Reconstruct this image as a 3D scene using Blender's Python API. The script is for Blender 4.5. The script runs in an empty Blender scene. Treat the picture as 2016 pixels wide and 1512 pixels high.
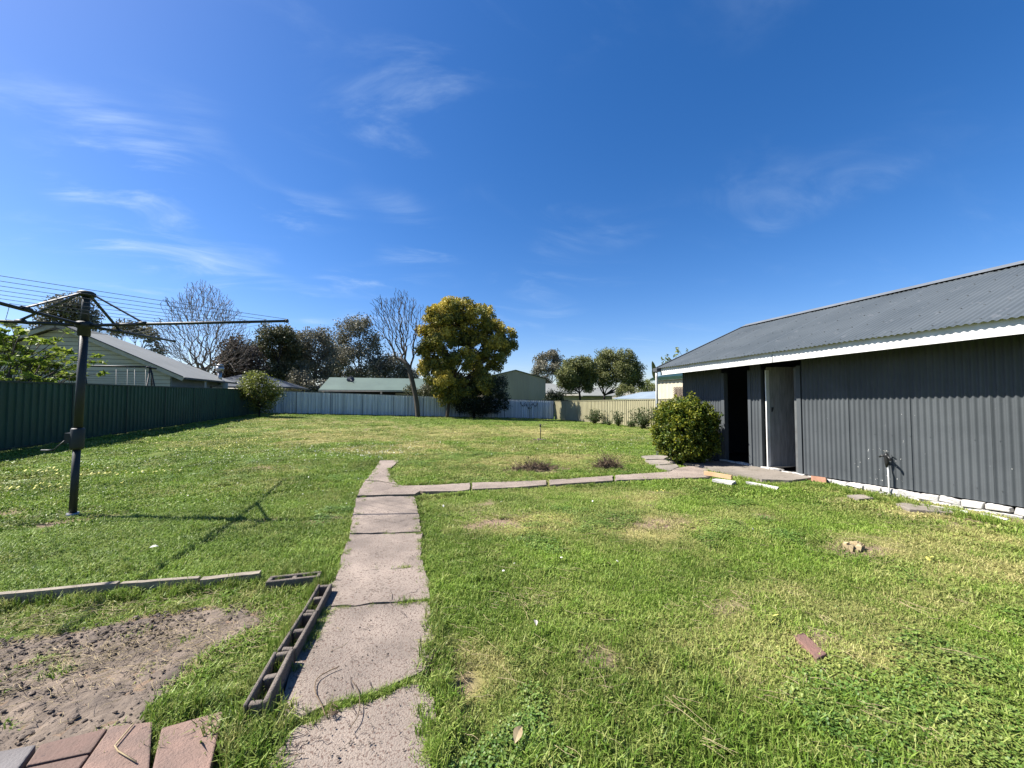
import bpy, math, random
import numpy as np
from mathutils import Vector, Matrix
R = math.radians
rng = np.random.default_rng(7)
random.seed(7)
scene = bpy.context.scene
COL = scene.collection

# ------------------------------------------------------------------ camera, world, sun
CAM_H = 1.5; YAW = R(17.6); PITCH = R(2.12); FPX = 757.0
cam_d = bpy.data.cameras.new('camera'); cam = bpy.data.objects.new('camera', cam_d); COL.objects.link(cam)
cam.location = (0, 0, CAM_H); cam.rotation_euler = (R(90) + PITCH, 0, -YAW)
cam_d.sensor_width = 36; cam_d.lens = 36 * FPX / 2016; cam_d.clip_start = .05; cam_d.clip_end = 3000
scene.camera = cam
SUN = Vector((-.82, .32, 1.0)).normalized()
world = bpy.data.worlds.new('World'); scene.world = world; world.use_nodes = True
wn = world.node_tree; wn.nodes.clear()
def nd(nt, typ, loc=None, **kw):
    n = nt.nodes.new(typ)
    for k, v in kw.items():
        if k in n.inputs: n.inputs[k].default_value = v
        else: setattr(n, k, v)
    return n
def lk(nt, a, b): nt.links.new(a, b)
sky = nd(wn, 'ShaderNodeTexSky', sky_type='NISHITA', sun_disc=False, sun_elevation=math.asin(SUN.z),
         sun_rotation=math.atan2(SUN.x, SUN.y), altitude=300.0, air_density=1.0, dust_density=0.7, ozone_density=3.0)
tc = nd(wn, 'ShaderNodeTexCoord')
sep = nd(wn, 'ShaderNodeSeparateXYZ'); lk(wn, tc.outputs['Generated'], sep.inputs[0])
zadd = nd(wn, 'ShaderNodeMath', operation='ADD'); zadd.inputs[1].default_value = .12; lk(wn, sep.outputs['Z'], zadd.inputs[0])
dv = []
for c in 'XY':
    m = nd(wn, 'ShaderNodeMath', operation='DIVIDE'); lk(wn, sep.outputs[c], m.inputs[0]); lk(wn, zadd.outputs[0], m.inputs[1]); dv.append(m)
cmb = nd(wn, 'ShaderNodeCombineXYZ'); lk(wn, dv[0].outputs[0], cmb.inputs[0]); lk(wn, dv[1].outputs[0], cmb.inputs[1])
mp = nd(wn, 'ShaderNodeMapping'); mp.inputs['Rotation'].default_value = (0, 0, R(25)); mp.inputs['Scale'].default_value = (.75, 1.5, 1)
mp.inputs['Location'].default_value = (1.3, 2.2, 0)
lk(wn, cmb.outputs[0], mp.inputs[0])
n1 = nd(wn, 'ShaderNodeTexNoise', Scale=1.9, Detail=10.0, Roughness=.62, Distortion=.9); lk(wn, mp.outputs[0], n1.inputs['Vector'])
n2 = nd(wn, 'ShaderNodeTexNoise', Scale=1.5, Detail=2.0, Roughness=.5); lk(wn, cmb.outputs[0], n2.inputs['Vector'])
r1 = nd(wn, 'ShaderNodeMapRange', interpolation_type='SMOOTHSTEP'); r1.inputs[1].default_value = .44; r1.inputs[2].default_value = .82; lk(wn, n1.outputs[0], r1.inputs[0])
r2 = nd(wn, 'ShaderNodeMapRange', interpolation_type='SMOOTHSTEP'); r2.inputs[1].default_value = .42; r2.inputs[2].default_value = .66; lk(wn, n2.outputs[0], r2.inputs[0])
# more cirrus towards -X (left)
r3 = nd(wn, 'ShaderNodeMapRange'); r3.inputs[1].default_value = -.75; r3.inputs[2].default_value = .45; r3.inputs[3].default_value = 2.3; r3.inputs[4].default_value = .28; lk(wn, sep.outputs['X'], r3.inputs[0])
mA = nd(wn, 'ShaderNodeMath', operation='MULTIPLY'); lk(wn, r1.outputs[0], mA.inputs[0]); lk(wn, r2.outputs[0], mA.inputs[1])
mB = nd(wn, 'ShaderNodeMath', operation='MULTIPLY'); lk(wn, mA.outputs[0], mB.inputs[0]); lk(wn, r3.outputs[0], mB.inputs[1])
mC = nd(wn, 'ShaderNodeMath', operation='MULTIPLY', use_clamp=True); mC.inputs[1].default_value = .60; lk(wn, mB.outputs[0], mC.inputs[0])
hs = nd(wn, 'ShaderNodeHueSaturation', Saturation=1.33, Value=1.14); lk(wn, sky.outputs[0], hs.inputs['Color'])
tint = nd(wn, 'ShaderNodeMix', data_type='RGBA', blend_type='MULTIPLY'); tint.inputs[0].default_value = 1; tint.inputs[7].default_value = (1.04, .98, 1.13, 1); lk(wn, hs.outputs[0], tint.inputs[6])
mix = nd(wn, 'ShaderNodeMix', data_type='RGBA'); mix.inputs[7].default_value = (5.2, 6.6, 8.4, 1)
lk(wn, mC.outputs[0], mix.inputs[0]); lk(wn, tint.outputs[2], mix.inputs[6])
SKY_STRENGTH = 0.05
bg = nd(wn, 'ShaderNodeBackground', Strength=SKY_STRENGTH); lk(wn, mix.outputs[2], bg.inputs[0])
wo = nd(wn, 'ShaderNodeOutputWorld'); lk(wn, bg.outputs[0], wo.inputs[0])
sd = bpy.data.lights.new('sun', 'SUN'); sd.energy = 5.0; sd.angle = R(.53); sd.color = (1, .955, .88)
sun = bpy.data.objects.new('sun', sd); COL.objects.link(sun); sun.rotation_euler = SUN.to_track_quat('Z', 'Y').to_euler(); sun.location = (-20, 10, 30)
scene.view_settings.view_transform = 'Standard'; scene.view_settings.look = 'None'
scene.view_settings.exposure = 1.43; scene.view_settings.gamma = 1
scene.render.engine = 'CYCLES'
scene.cycles.max_bounces = 6; scene.cycles.diffuse_bounces = 1; scene.cycles.glossy_bounces = 2; scene.cycles.transmission_bounces = 3; scene.cycles.transparent_max_bounces = 4

# ------------------------------------------------------------------ unprojection helpers (measured points of the photo -> metres)
CP, SP, CY, SY = math.cos(PITCH), math.sin(PITCH), math.cos(YAW), math.sin(YAW)
def ray(px, py):
    x = (px - 1008) / FPX; y = (756 - py) / FPX
    f = CP - y * SP; z = SP + y * CP            # level forward, up
    return np.array([x * CY + f * SY, -x * SY + f * CY, z])
def gz(X, Y):
    X = np.clip(X, -24, 24); s = np.clip(np.asarray(Y) / 25.0, 0, 1.35)
    return -0.026 * X * s
def G(px, py, dz=0.0):
    r = ray(px, py); t = -CAM_H / min(r[2], -1e-3)
    for _ in range(30):
        t = (float(gz(r[0] * t, r[1] * t)) + dz - CAM_H) / min(r[2], -1e-3)
    return np.array([r[0] * t, r[1] * t, CAM_H + r[2] * t])
def atY(px, py, Y):
    r = ray(px, py); t = Y / r[1]; return np.array([r[0] * t, Y, CAM_H + r[2] * t])
def atX(px, py, X):
    r = ray(px, py); t = X / r[0]; return np.array([X, r[1] * t, CAM_H + r[2] * t])
def px_per_m(P):  # photo pixels per metre at a point
    return FPX / (P[0] * SY + P[1] * CY)

# ------------------------------------------------------------------ mesh helpers
class MB:
    def __init__(s): s.V = []; s.Q = []; s.T = []; s.A = []; s.SQ = []; s.n = 0
    def add(s, V, Q=None, T=None, a=0.0, sm=False):
        V = np.asarray(V, float).reshape(-1, 3)
        if Q is not None and len(Q): s.Q.append(np.asarray(Q, int).reshape(-1, 4) + s.n); s.SQ.append(np.full(len(s.Q[-1]), sm))
        if T is not None and len(T): s.T.append(np.asarray(T, int).reshape(-1, 3) + s.n)
        s.V.append(V); s.A.append(np.broadcast_to(np.asarray(a, float), (len(V),)).copy()); s.n += len(V); return s
    def box(s, lo, hi, rz=0.0, c=None, a=0.0, rx=0.0, ry=0.0, jit=0.0):
        lo = np.array(lo, float); hi = np.array(hi, float)
        P = np.array([[x, y, z] for x in (lo[0], hi[0]) for y in (lo[1], hi[1]) for z in (lo[2], hi[2])])
        if jit: P = P + rng.normal(0, jit, P.shape)
        if rz or rx or ry:
            c = (lo + hi) / 2 if c is None else np.array(c)
            M = np.array(Matrix.Rotation(rz, 3, 'Z') @ Matrix.Rotation(ry, 3, 'Y') @ Matrix.Rotation(rx, 3, 'X'))
            P = (P - c) @ M.T + c
        return s.add(P, [[0, 1, 3, 2], [4, 6, 7, 5], [0, 4, 5, 1], [2, 3, 7, 6], [0, 2, 6, 4], [1, 5, 7, 3]], a=a)
    def bar(s, p0, p1, w, h=None, a=0.0):
        p0 = np.array(p0, float); p1 = np.array(p1, float); h = w if h is None else h
        d = p1 - p0; d /= np.linalg.norm(d)
        up = np.array([0, 0, 1.0]) if abs(d[2]) < .95 else np.array([1.0, 0, 0])
        x = np.cross(d, up); x /= np.linalg.norm(x); y = np.cross(x, d)
        o = [(-w/2, -h/2), (w/2, -h/2), (w/2, h/2), (-w/2, h/2)]
        P = [p + x*i + y*j for p in (p0, p1) for i, j in o]
        return s.add(P, [[0,1,2,3],[7,6,5,4],[0,4,5,1],[1,5,6,2],[2,6,7,3],[3,7,4,0]], a=a)
    def tube(s, pts, rad, n=8, a=0.0, caps=True):
        pts = np.array(pts, float); m = len(pts); rad = np.broadcast_to(np.asarray(rad, float), (m,))
        T = np.gradient(pts, axis=0); T /= np.linalg.norm(T, axis=1)[:, None] + 1e-9
        ref = np.array([0, 0, 1.0]) if abs(T[0][2]) < .9 else np.array([1.0, 0, 0])
        X = np.cross(T, ref); X /= np.linalg.norm(X, axis=1)[:, None] + 1e-9; Y = np.cross(T, X)
        th = np.arange(n) * 2 * math.pi / n
        V = pts[:, None] + rad[:, None, None] * (np.cos(th)[None, :, None] * X[:, None] + np.sin(th)[None, :, None] * Y[:, None])
        V = V.reshape(-1, 3); Q = []
        for i in range(m - 1):
            for j in range(n):
                k = (j + 1) % n; Q.append([i*n+j, i*n+k, (i+1)*n+k, (i+1)*n+j])
        T3 = []
        if caps:
            V = np.vstack([V, pts[0], pts[-1]]); c0 = m*n; c1 = c0+1
            for j in range(n):
                k = (j+1) % n; T3.append([c0, k, j]); T3.append([c1, (m-1)*n+j, (m-1)*n+k])
        return s.add(V, Q, T3, a=a, sm=True)
    def prism(s, poly, z0, z1, a=0.0):
        """poly: list of (x,y) or (x,y,z) ; z0,z1 offsets added to z when 3-D"""
        poly = np.array(poly, float); n = len(poly)
        if poly.shape[1] == 2: poly = np.hstack([poly, np.zeros((n, 1))])
        A = sum(poly[i][0]*poly[(i+1) % n][1] - poly[(i+1) % n][0]*poly[i][1] for i in range(n))
        if A < 0: poly = poly[::-1]
        B = poly.copy(); B[:, 2] += z0; Tp = poly.copy(); Tp[:, 2] += z1
        from mathutils.geometry import tessellate_polygon
        tri = [list(t) for t in tessellate_polygon([[Vector((p[0], p[1], 0)) for p in poly]])]
        out = []
        for t in tri:
            p = poly[t]; cr = (p[1][0]-p[0][0])*(p[2][1]-p[0][1]) - (p[1][1]-p[0][1])*(p[2][0]-p[0][0])
            out.append(t if cr > 0 else t[::-1])
        tri = np.array(out)
        Q = [[i, (i+1) % n, n+(i+1) % n, n+i] for i in range(n)]
        return s.add(np.vstack([B, Tp]), Q, np.vstack([tri + n, tri[:, ::-1]]), a=a)
    def build(s, name, m=None, parent=None, smooth=False, attr=None):
        me = bpy.data.meshes.new(name)
        V = np.vstack(s.V); Q = np.vstack(s.Q) if s.Q else np.zeros((0, 4), int); T = np.vstack(s.T) if s.T else np.zeros((0, 3), int)
        me.vertices.add(len(V)); me.vertices.foreach_set('co', V.ravel())
        me.loops.add(Q.size + T.size); me.loops.foreach_set('vertex_index', np.concatenate([Q.ravel(), T.ravel()]).astype(np.int32))
        ls = np.concatenate([np.arange(len(Q)) * 4, Q.size + np.arange(len(T)) * 3]).astype(np.int32)
        me.polygons.add(len(Q) + len(T)); me.polygons.foreach_set('loop_start', ls)
        me.update(calc_edges=True); me.validate()
        fl = np.concatenate((s.SQ or [np.zeros(0, bool)]) + [np.zeros(len(T), bool)])
        if len(fl) != len(me.polygons): fl = np.zeros(len(me.polygons), bool)
        if smooth: fl[:] = True
        me.polygons.foreach_set('use_smooth', fl)
        if attr:
            at = me.attributes.new(attr, 'FLOAT', 'POINT'); at.data.foreach_set('value', np.concatenate(s.A))
        if m is not None: me.materials.append(m)
        o = bpy.data.objects.new(name, me); COL.objects.link(o)
        if parent is not None: o.parent = parent; o.matrix_parent_inverse = Matrix.Translation(-Vector(parent.location)) if parent.type == 'EMPTY' and not parent.rotation_euler.z else parent.matrix_world.inverted()
        return o
def inv_parent(o, parent):
    o.parent = parent; o.matrix_parent_inverse = Matrix.Translation(-Vector(parent.location))
def tag(o, label=None, cat=None, group=None, kind=None):
    if label: o['label'] = label
    if cat: o['category'] = cat
    if group: o['group'] = group
    if kind: o['kind'] = kind
    return o
def empty(name, loc, label, cat, group=None):
    o = bpy.data.objects.new(name, None); COL.objects.link(o); o.location = tuple(float(v) for v in loc); o.empty_display_size = .2
    return tag(o, label, cat, group)
def bevel(o, w=.004, seg=2):
    b = o.modifiers.new('bevel', 'BEVEL'); b.width = w; b.segments = seg; b.limit_method = 'ANGLE'; return o

# ------------------------------------------------------------------ materials
def srgb(r, g, b):
    f = lambda c: (c/255/12.92) if c/255 <= .04045 else ((c/255+.055)/1.055)**2.4
    return (f(r), f(g), f(b), 1)
def mat(name, c1, c2=None, scale=4.0, rough=.7, metal=0.0, bump=0.0, bscale=None, spec=.4, detail=6, stretch=None, lo=.35, hi=.65, c3=None, s3=30.0, t3=.62, coat=0, isl=0):
    m = bpy.data.materials.new(name); m.use_nodes = True; nt = m.node_tree; nt.nodes.clear()
    b = nd(nt, 'ShaderNodeBsdfPrincipled', Roughness=rough, Metallic=metal); b.inputs['Specular IOR Level'].default_value = spec
    if coat: b.inputs['Coat Weight'].default_value = coat
    o = nd(nt, 'ShaderNodeOutputMaterial'); lk(nt, b.outputs[0], o.inputs[0])
    t = nd(nt, 'ShaderNodeTexCoord'); g = nd(nt, 'ShaderNodeNewGeometry'); src = g.outputs['Position']
    if stretch:
        mpn = nd(nt, 'ShaderNodeMapping'); mpn.inputs['Scale'].default_value = stretch; lk(nt, src, mpn.inputs[0]); src = mpn.outputs[0]
    if c2 is None: c2 = tuple(min(1, v * .8) for v in c1[:3]) + (1,)
    n = nd(nt, 'ShaderNodeTexNoise', Scale=scale, Detail=float(detail), Roughness=.6); lk(nt, src, n.inputs['Vector'])
    mr = nd(nt, 'ShaderNodeMapRange'); mr.inputs[1].default_value = lo; mr.inputs[2].default_value = hi; lk(nt, n.outputs[0], mr.inputs[0])
    mx = nd(nt, 'ShaderNodeMix', data_type='RGBA'); mx.inputs[6].default_value = c1; mx.inputs[7].default_value = c2; lk(nt, mr.outputs[0], mx.inputs[0])
    col = mx.outputs[2]
    if c3 is not None:
        n3 = nd(nt, 'ShaderNodeTexNoise', Scale=s3, Detail=3.0, Roughness=.7); lk(nt, src, n3.inputs['Vector'])
        m3 = nd(nt, 'ShaderNodeMapRange'); m3.inputs[1].default_value = t3; m3.inputs[2].default_value = t3 + .06; lk(nt, n3.outputs[0], m3.inputs[0])
        x3 = nd(nt, 'ShaderNodeMix', data_type='RGBA'); x3.inputs[7].default_value = c3; lk(nt, col, x3.inputs[6]); lk(nt, m3.outputs[0], x3.inputs[0]); col = x3.outputs[2]
    if isl:
        im = nd(nt, 'ShaderNodeMapRange'); im.inputs[3].default_value = 1 - isl; im.inputs[4].default_value = 1 + isl*.6; lk(nt, g.outputs['Random Per Island'], im.inputs[0])
        xm = nd(nt, 'ShaderNodeMix', data_type='RGBA', blend_type='MULTIPLY'); xm.inputs[0].default_value = 1; lk(nt, col, xm.inputs[6]); lk(nt, im.outputs[0], xm.inputs[7]); col = xm.outputs[2]
    lk(nt, col, b.inputs['Base Color'])
    if bump:
        nb = nd(nt, 'ShaderNodeTexNoise', Scale=bscale or scale * 6, Detail=5.0, Roughness=.65); lk(nt, src, nb.inputs['Vector'])
        bp = nd(nt, 'ShaderNodeBump', Strength=min(1, bump), Distance=.01); lk(nt, nb.outputs[0], bp.inputs['Height']); lk(nt, bp.outputs[0], b.inputs['Normal'])
    m['col'] = 1
    return m
def leaf_mat(name, dark, light, third=None, trans=.35, rough=.5, attr='tint', inst=False, spec=.35, noise=1.2, island=True):
    """leaf: colour between dark and light by per-leaf random and position noise; third colour by attribute"""
    m = bpy.data.materials.new(name); m.use_nodes = True; nt = m.node_tree; nt.nodes.clear()
    g = nd(nt, 'ShaderNodeNewGeometry')
    n = nd(nt, 'ShaderNodeTexNoise', Scale=noise, Detail=3.0); lk(nt, g.outputs['Position'], n.inputs['Vector'])
    a1 = nd(nt, 'ShaderNodeMath', operation='MULTIPLY_ADD'); a1.inputs[1].default_value = .55; a1.inputs[2].default_value = 0
    lk(nt, g.outputs['Random Per Island'], a1.inputs[0])
    mr = nd(nt, 'ShaderNodeMapRange'); mr.inputs[1].default_value = .35; mr.inputs[2].default_value = .65; mr.inputs[4].default_value = .5; lk(nt, n.outputs[0], mr.inputs[0])
    ad = nd(nt, 'ShaderNodeMath', operation='ADD', use_clamp=True); lk(nt, a1.outputs[0], ad.inputs[0]); lk(nt, mr.outputs[0], ad.inputs[1])
    mx = nd(nt, 'ShaderNodeMix', data_type='RGBA'); mx.inputs[6].default_value = dark; mx.inputs[7].default_value = light; lk(nt, ad.outputs[0], mx.inputs[0])
    col = mx.outputs[2]
    if third is not None:
        at = nd(nt, 'ShaderNodeAttribute', attribute_name=attr, attribute_type='INSTANCER' if inst else 'GEOMETRY')
        vr = nd(nt, 'ShaderNodeMath', operation='MULTIPLY_ADD'); vr.inputs[1].default_value = .5; vr.inputs[2].default_value = -.25; lk(nt, g.outputs['Random Per Island'], vr.inputs[0])
        sm = nd(nt, 'ShaderNodeMath', operation='ADD', use_clamp=True); lk(nt, at.outputs['Fac'], sm.inputs[0]); lk(nt, vr.outputs[0], sm.inputs[1])
        x3 = nd(nt, 'ShaderNodeMix', data_type='RGBA'); x3.inputs[7].default_value = third; lk(nt, col, x3.inputs[6]); lk(nt, sm.outputs[0], x3.inputs[0]); col = x3.outputs[2]
    b = nd(nt, 'ShaderNodeBsdfPrincipled', Roughness=rough); b.inputs['Specular IOR Level'].default_value = spec; lk(nt, col, b.inputs['Base Color'])
    tr = nd(nt, 'ShaderNodeBsdfTranslucent'); lk(nt, col, tr.inputs['Color'])
    ms = nd(nt, 'ShaderNodeMixShader'); ms.inputs[0].default_value = trans; lk(nt, b.outputs[0], ms.inputs[1]); lk(nt, tr.outputs[0], ms.inputs[2])
    o = nd(nt, 'ShaderNodeOutputMaterial'); lk(nt, ms.outputs[0], o.inputs[0])
    return m
C = lambda *v: tuple(.79 * x for x in v) + (1,)
M = {}
M['shed_wall'] = mat('painted_grey_sheet', C(0.0918,0.1020,0.1088), C(0.0714,0.0802,0.0864), 1.3, .6, .0, .15, 40, spec=.2, c3=C(0.1360,0.1428,0.1462), s3=9, t3=.72)
M['lap_shadow'] = mat('lap_shadow_dark', C(.07,.08,.085), rough=.7)
M['shed_roof'] = mat('weathered_grey_roof', C(0.0980,0.1129,0.1218), C(0.0743,0.0879,0.0963), .9, .5, .0, .1, 30, spec=.3, c3=C(0.1188,0.1307,0.1396), s3=5, t3=.62)
M['ridge'] = mat('ridge_metal', C(0.1680,0.1820,0.1960), C(0.1330,0.1470,0.1610), 2, .45, .0)
M['screw'] = mat('screw_dark', C(.05,.055,.06), rough=.6)
M['white_paint'] = mat('flaking_white_paint', C(.80,.80,.78), C(.62,.61,.57), 3, .6, 0, .3, 60, c3=C(.30,.27,.23), s3=22, t3=.70)
M['white_brick'] = mat('white_painted_brick', C(.66,.64,.60), C(.45,.43,.40), 6, .75, 0, .8, 45, c3=C(.22,.19,.16), s3=14, t3=.66, isl=0.18)
M['old_door'] = mat('weathered_white_boards', C(0.3128,0.3060,0.2856), C(0.2040,0.1972,0.1836), 6, .75, 0, .4, 40, stretch=(4, 4, .5), c3=C(0.1360,0.1224,0.1088), s3=8, t3=.68)
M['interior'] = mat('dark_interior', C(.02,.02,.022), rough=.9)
M['frame_dark'] = mat('dark_timber_frame', C(.13,.14,.14), C(.09,.09,.09), 8, .8)
M['green_fence'] = mat('green_steel', C(.015,.068,.046), C(.011,.050,.034), 1.4, .5, 0, .05, 20, spec=.4)
M['green_post'] = mat('green_steel_dark', C(.012,.035,.027), rough=.5)
M['grey_fence'] = mat('aged_grey_steel_rib_shade', C(0.7750,0.8250,0.8750), C(0.4250,0.4750,0.5250), 1.0, .6, 0, .1, 20, stretch=(5.5, 5.5, .12), lo=.40, hi=.60, c3=C(0.2750,0.3125,0.3250), s3=2.0, t3=.63)  # vertical streaks paint in the shade of the rib valleys
M['grey_post'] = mat('aged_grey_post', C(.10,.12,.14), rough=.6)
M['cream_fence'] = mat('khaki_cream_steel', C(.40,.37,.23), C(.34,.31,.19), 1.5, .55, 0, .05, 20)
M['cream_post'] = mat('khaki_post', C(.28,.26,.16), rough=.55)
M['graffiti'] = mat('dark_spray_paint', C(.07,.09,.12), rough=.7)
M['hoist'] = mat('dark_green_enamel', C(.008,.012,.012), C(.014,.019,.018), 5, .58, 0, .1, 60, spec=.5)
M['wire'] = mat('line_wire', C(.045,.05,.06), rough=.4, metal=.0)
M['steel'] = mat('worn_bright_metal', C(.5,.5,.48), C(.35,.34,.32), 40, .35, .8)
M['black_plastic'] = mat('black_plastic', C(.02,.02,.02), rough=.4)
M['concrete'] = mat('exposed_aggregate_concrete', C(.375,.305,.250), C(.205,.168,.140), 1.6, .92, 0, 1.0, 110, c3=C(.15,.10,.078), s3=70, t3=.55, isl=0.14)
M['concrete2'] = mat('pale_old_concrete', C(0.3168,0.2736,0.2304), C(0.2304,0.2016,0.1656), 2.2, .9, 0, .6, 70, c3=C(0.1584,0.1296,0.1008), s3=9, t3=.60, isl=0.15)
M['block'] = mat('cinder_block', C(0.2040,0.1700,0.1403), C(0.1275,0.1062,0.0892), 7, .95, 0, 1, 90, c3=C(0.1105,0.0935,0.0850), s3=60, t3=.6)
M['paver'] = mat('red_paver', C(.26,.165,.128), C(.165,.112,.09), 7, .85, 0, .8, 70, c3=C(.09,.06,.05), s3=40, t3=.64, isl=.15)
M['paver_red'] = mat('brick_red_paver', C(0.1860,0.1140,0.0900), C(0.1260,0.0840,0.0660), 6, .85, 0, .6, 70, c3=C(0.0900,0.0600,0.0540), s3=30, t3=.62)
M['paver_grey'] = mat('grey_paver', C(0.1820,0.1680,0.1645), C(0.1400,0.1260,0.1225), 6, .85, 0, .6, 70)
M['timber_grey'] = mat('weathered_board', C(0.3360,0.2880,0.2240), C(0.2240,0.1880,0.1440), 5, .85, 0, .5, 60, stretch=(1, 6, 6), c3=C(0.1120,0.0880,0.0720), s3=7, t3=.62, isl=0.12)
M['timber_new'] = mat('raw_pine', C(.55,.38,.22), C(.45,.29,.15), 5, .7, 0, .2, 60)
M['terracotta'] = mat('terracotta', C(.48,.25,.16), C(.38,.19,.12), 8, .8, 0, .4, 50)
M['brick'] = mat('old_brick', C(.24,.13,.10), C(.17,.10,.08), 12, .9, 0, .8, 70)
M['bark'] = mat('bark_brown', C(.085,.065,.048), C(.05,.04,.03), 5, .95, 0, 1, 25, stretch=(1, 1, .25))
M['bark_dark'] = mat('bark_dark', C(.032,.027,.024), C(.02,.017,.015), 5, .95)
M['bark_grey'] = mat('bark_pale_grey', C(.20,.165,.14), C(.13,.105,.09), 3, .9)
M['bark_bare'] = mat('bark_bare', C(.10,.085,.07), C(.06,.05,.042), 3, .9)
M['twig'] = mat('dead_stems', C(.24,.17,.10), C(.08,.055,.04), 14, .9, isl=0.50)
M['straw'] = mat('dry_straw', C(0.4800,0.3840,0.2240), C(0.3360,0.2560,0.1360), 9, .8, isl=0.35)
M['weatherboard'] = mat('cream_weatherboard', C(0.5460,0.5200,0.4030), C(0.4810,0.4550,0.3510), 1, .65, 0, .1, 20)
M['fascia_cream'] = mat('faded_cream_trim', C(0.4620,0.4400,0.3630), C(0.3740,0.3520,0.2860), 3, .7)
M['tile_grey'] = mat('pale_grey_roof', C(0.2448,0.2520,0.2376), C(0.2016,0.2088,0.1980), .8, .7, 0, .3, 6)
M['roof_green'] = mat('green_grey_roof', C(0.1224,0.1692,0.1368), C(0.1008,0.1404,0.1152), .5, .55)
M['roof_dark'] = mat('dark_blue_grey_roof', C(.05,.06,.075), C(.035,.043,.055), 1, .5)
M['roof_blue'] = mat('pale_blue_roof', C(0.2640,0.3200,0.3680), C(0.2160,0.2640,0.3040), 1, .5)
M['dark_wall'] = mat('dark_brick_wall', C(.045,.035,.03), C(.03,.024,.02), 3, .85)
M['gutter_green'] = mat('green_gutter', C(0.0135,0.0383,0.0225), rough=.45)
M['cream_sheet'] = mat('cream_sheet', C(.62,.56,.42), C(.55,.49,.36), 1, .55)
M['shed_cream'] = mat('olive_cream_sheet', C(0.3510,0.3250,0.2405), C(0.2860,0.2600,0.1950), .7, .6, 0, 0, stretch=(1, 1, .2))
M['blinds'] = mat('window_blinds', C(.50,.49,.45), C(.45,.44,.40), 1, .6)
M['brown_frame'] = mat('brown_window_frame', C(.09,.05,.035), rough=.5)
M['glass_dark'] = mat('dark_glass', C(.02,.03,.035), rough=.12, spec=.6)
M['pale_wall'] = mat('pale_blue_grey_wall', C(.30,.32,.34), C(.25,.27,.29), 1.2, .7)
M['far_white'] = mat('far_white_wall', C(.52,.48,.42), C(.42,.38,.33), .7, .7)
M['lattice'] = mat('brown_lattice', C(.14,.105,.08), rough=.8)
M['soil'] = mat('bare_soil', C(.235,.182,.138), C(.120,.094,.075), 5, .95, 0, 1, 60, lo=.36, hi=.64, c3=C(.06,.048,.04), s3=16, t3=.62)
M['clod'] = mat('charred_clods', C(.235,.185,.145), C(.11,.088,.072), 9, .95, 0, .8, 80, isl=.45)
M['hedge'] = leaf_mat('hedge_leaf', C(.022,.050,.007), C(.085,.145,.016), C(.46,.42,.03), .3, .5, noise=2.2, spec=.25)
M['golden'] = leaf_mat('golden_tree_leaf', C(.055,.078,.018), C(.17,.185,.035), C(.68,.53,.085), .25, .6, noise=.5)
M['dark_shrub'] = leaf_mat('dark_shrub_leaf', C(.010,.016,.007), C(.024,.036,.012), None, .15, .6)
M['gum'] = leaf_mat('gum_leaf', C(.10,.10,.075), C(.25,.24,.175), C(.22,.20,.13), .2, .6, noise=.25)
M['evergreen'] = leaf_mat('evergreen_leaf', C(.042,.052,.026), C(.11,.12,.055), C(.17,.15,.07), .2, .6, noise=.3)
M['maroon'] = leaf_mat('maroon_leaf', C(.060,.044,.036), C(.12,.09,.07), None, .2, .7)
M['round_tree'] = leaf_mat('round_tree_leaf', C(.050,.066,.020), C(.155,.175,.058), C(.28,.28,.08), .25, .6, noise=.5)
M['yshrub'] = leaf_mat('lime_shrub_leaf', C(.035,.055,.012), C(.15,.19,.035), C(.34,.36,.06), .35, .5, noise=1.6)
M['bigleaf'] = leaf_mat('broad_leaf', C(.06,.12,.014), C(.22,.32,.04), C(.40,.44,.07), .45, .55, noise=1.2, spec=.25)
M['rose'] = leaf_mat('rose_leaf', C(.035,.06,.018), C(.11,.15,.045), None, .3, .5, noise=3)
M['grass'] = leaf_mat('grass_blade', C(.055,.115,.010), C(.285,.45,.055), C(.52,.46,.19), .28, .5, attr='dry', inst=True, noise=.9, spec=.22)
M['clover'] = leaf_mat('clover_leaf', C(.06,.135,.020), C(.19,.33,.055), C(.42,.44,.12), .35, .5, attr='dry', inst=True, noise=1.5)
M['petal_w'] = mat('white_petals', C(.75,.74,.66), C(.6,.58,.48), 20, .7)
M['petal_y'] = mat('yellow_petals', C(.70,.62,.12), C(.55,.55,.16), 20, .7)

# ------------------------------------------------------------------ measured outlines
def GP(pts, dz=0.0): return [G(x, y, dz) for x, y in pts]
slabs_px = [
 [(470,1720),(500,1600),(534,1512),(572,1450),(620,1428),(664,1406),(736,1386),(822,1350),(849,1380),(860,1437),(843,1512),(850,1600),(860,1720)],
 [(543,1425),(563,1366),(596,1286),(633,1207),(700,1202),(760,1196.5),(842,1192),(851,1223),(860,1263),(856,1290),(846,1320),(820,1338),(736,1374),(660,1394),(612,1414),(566,1438)],
 [(634,1204),(650,1168),(666,1132.5),(740,1129),(836,1124),(843,1151),(845,1188),(760,1194),(700,1200)],
 [(667,1130),(675,1095),(687,1057),(760,1056),(829,1053.5),(830,1104),(835,1122),(740,1127)],
 [(688,1055),(693,1030),(702,984),(760,981),(816,981),(825,1021),(828,1051),(760,1054)],
 [(703,980),(712,962),(718,950),(745,952),(783,958),(800,962),(828,970),(816,977),(760,978)],
 [(719,948),(727,940),(740,922),(749,908),(786,908),(764,928),(770,944),(782,955),(745,949)],
]
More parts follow.
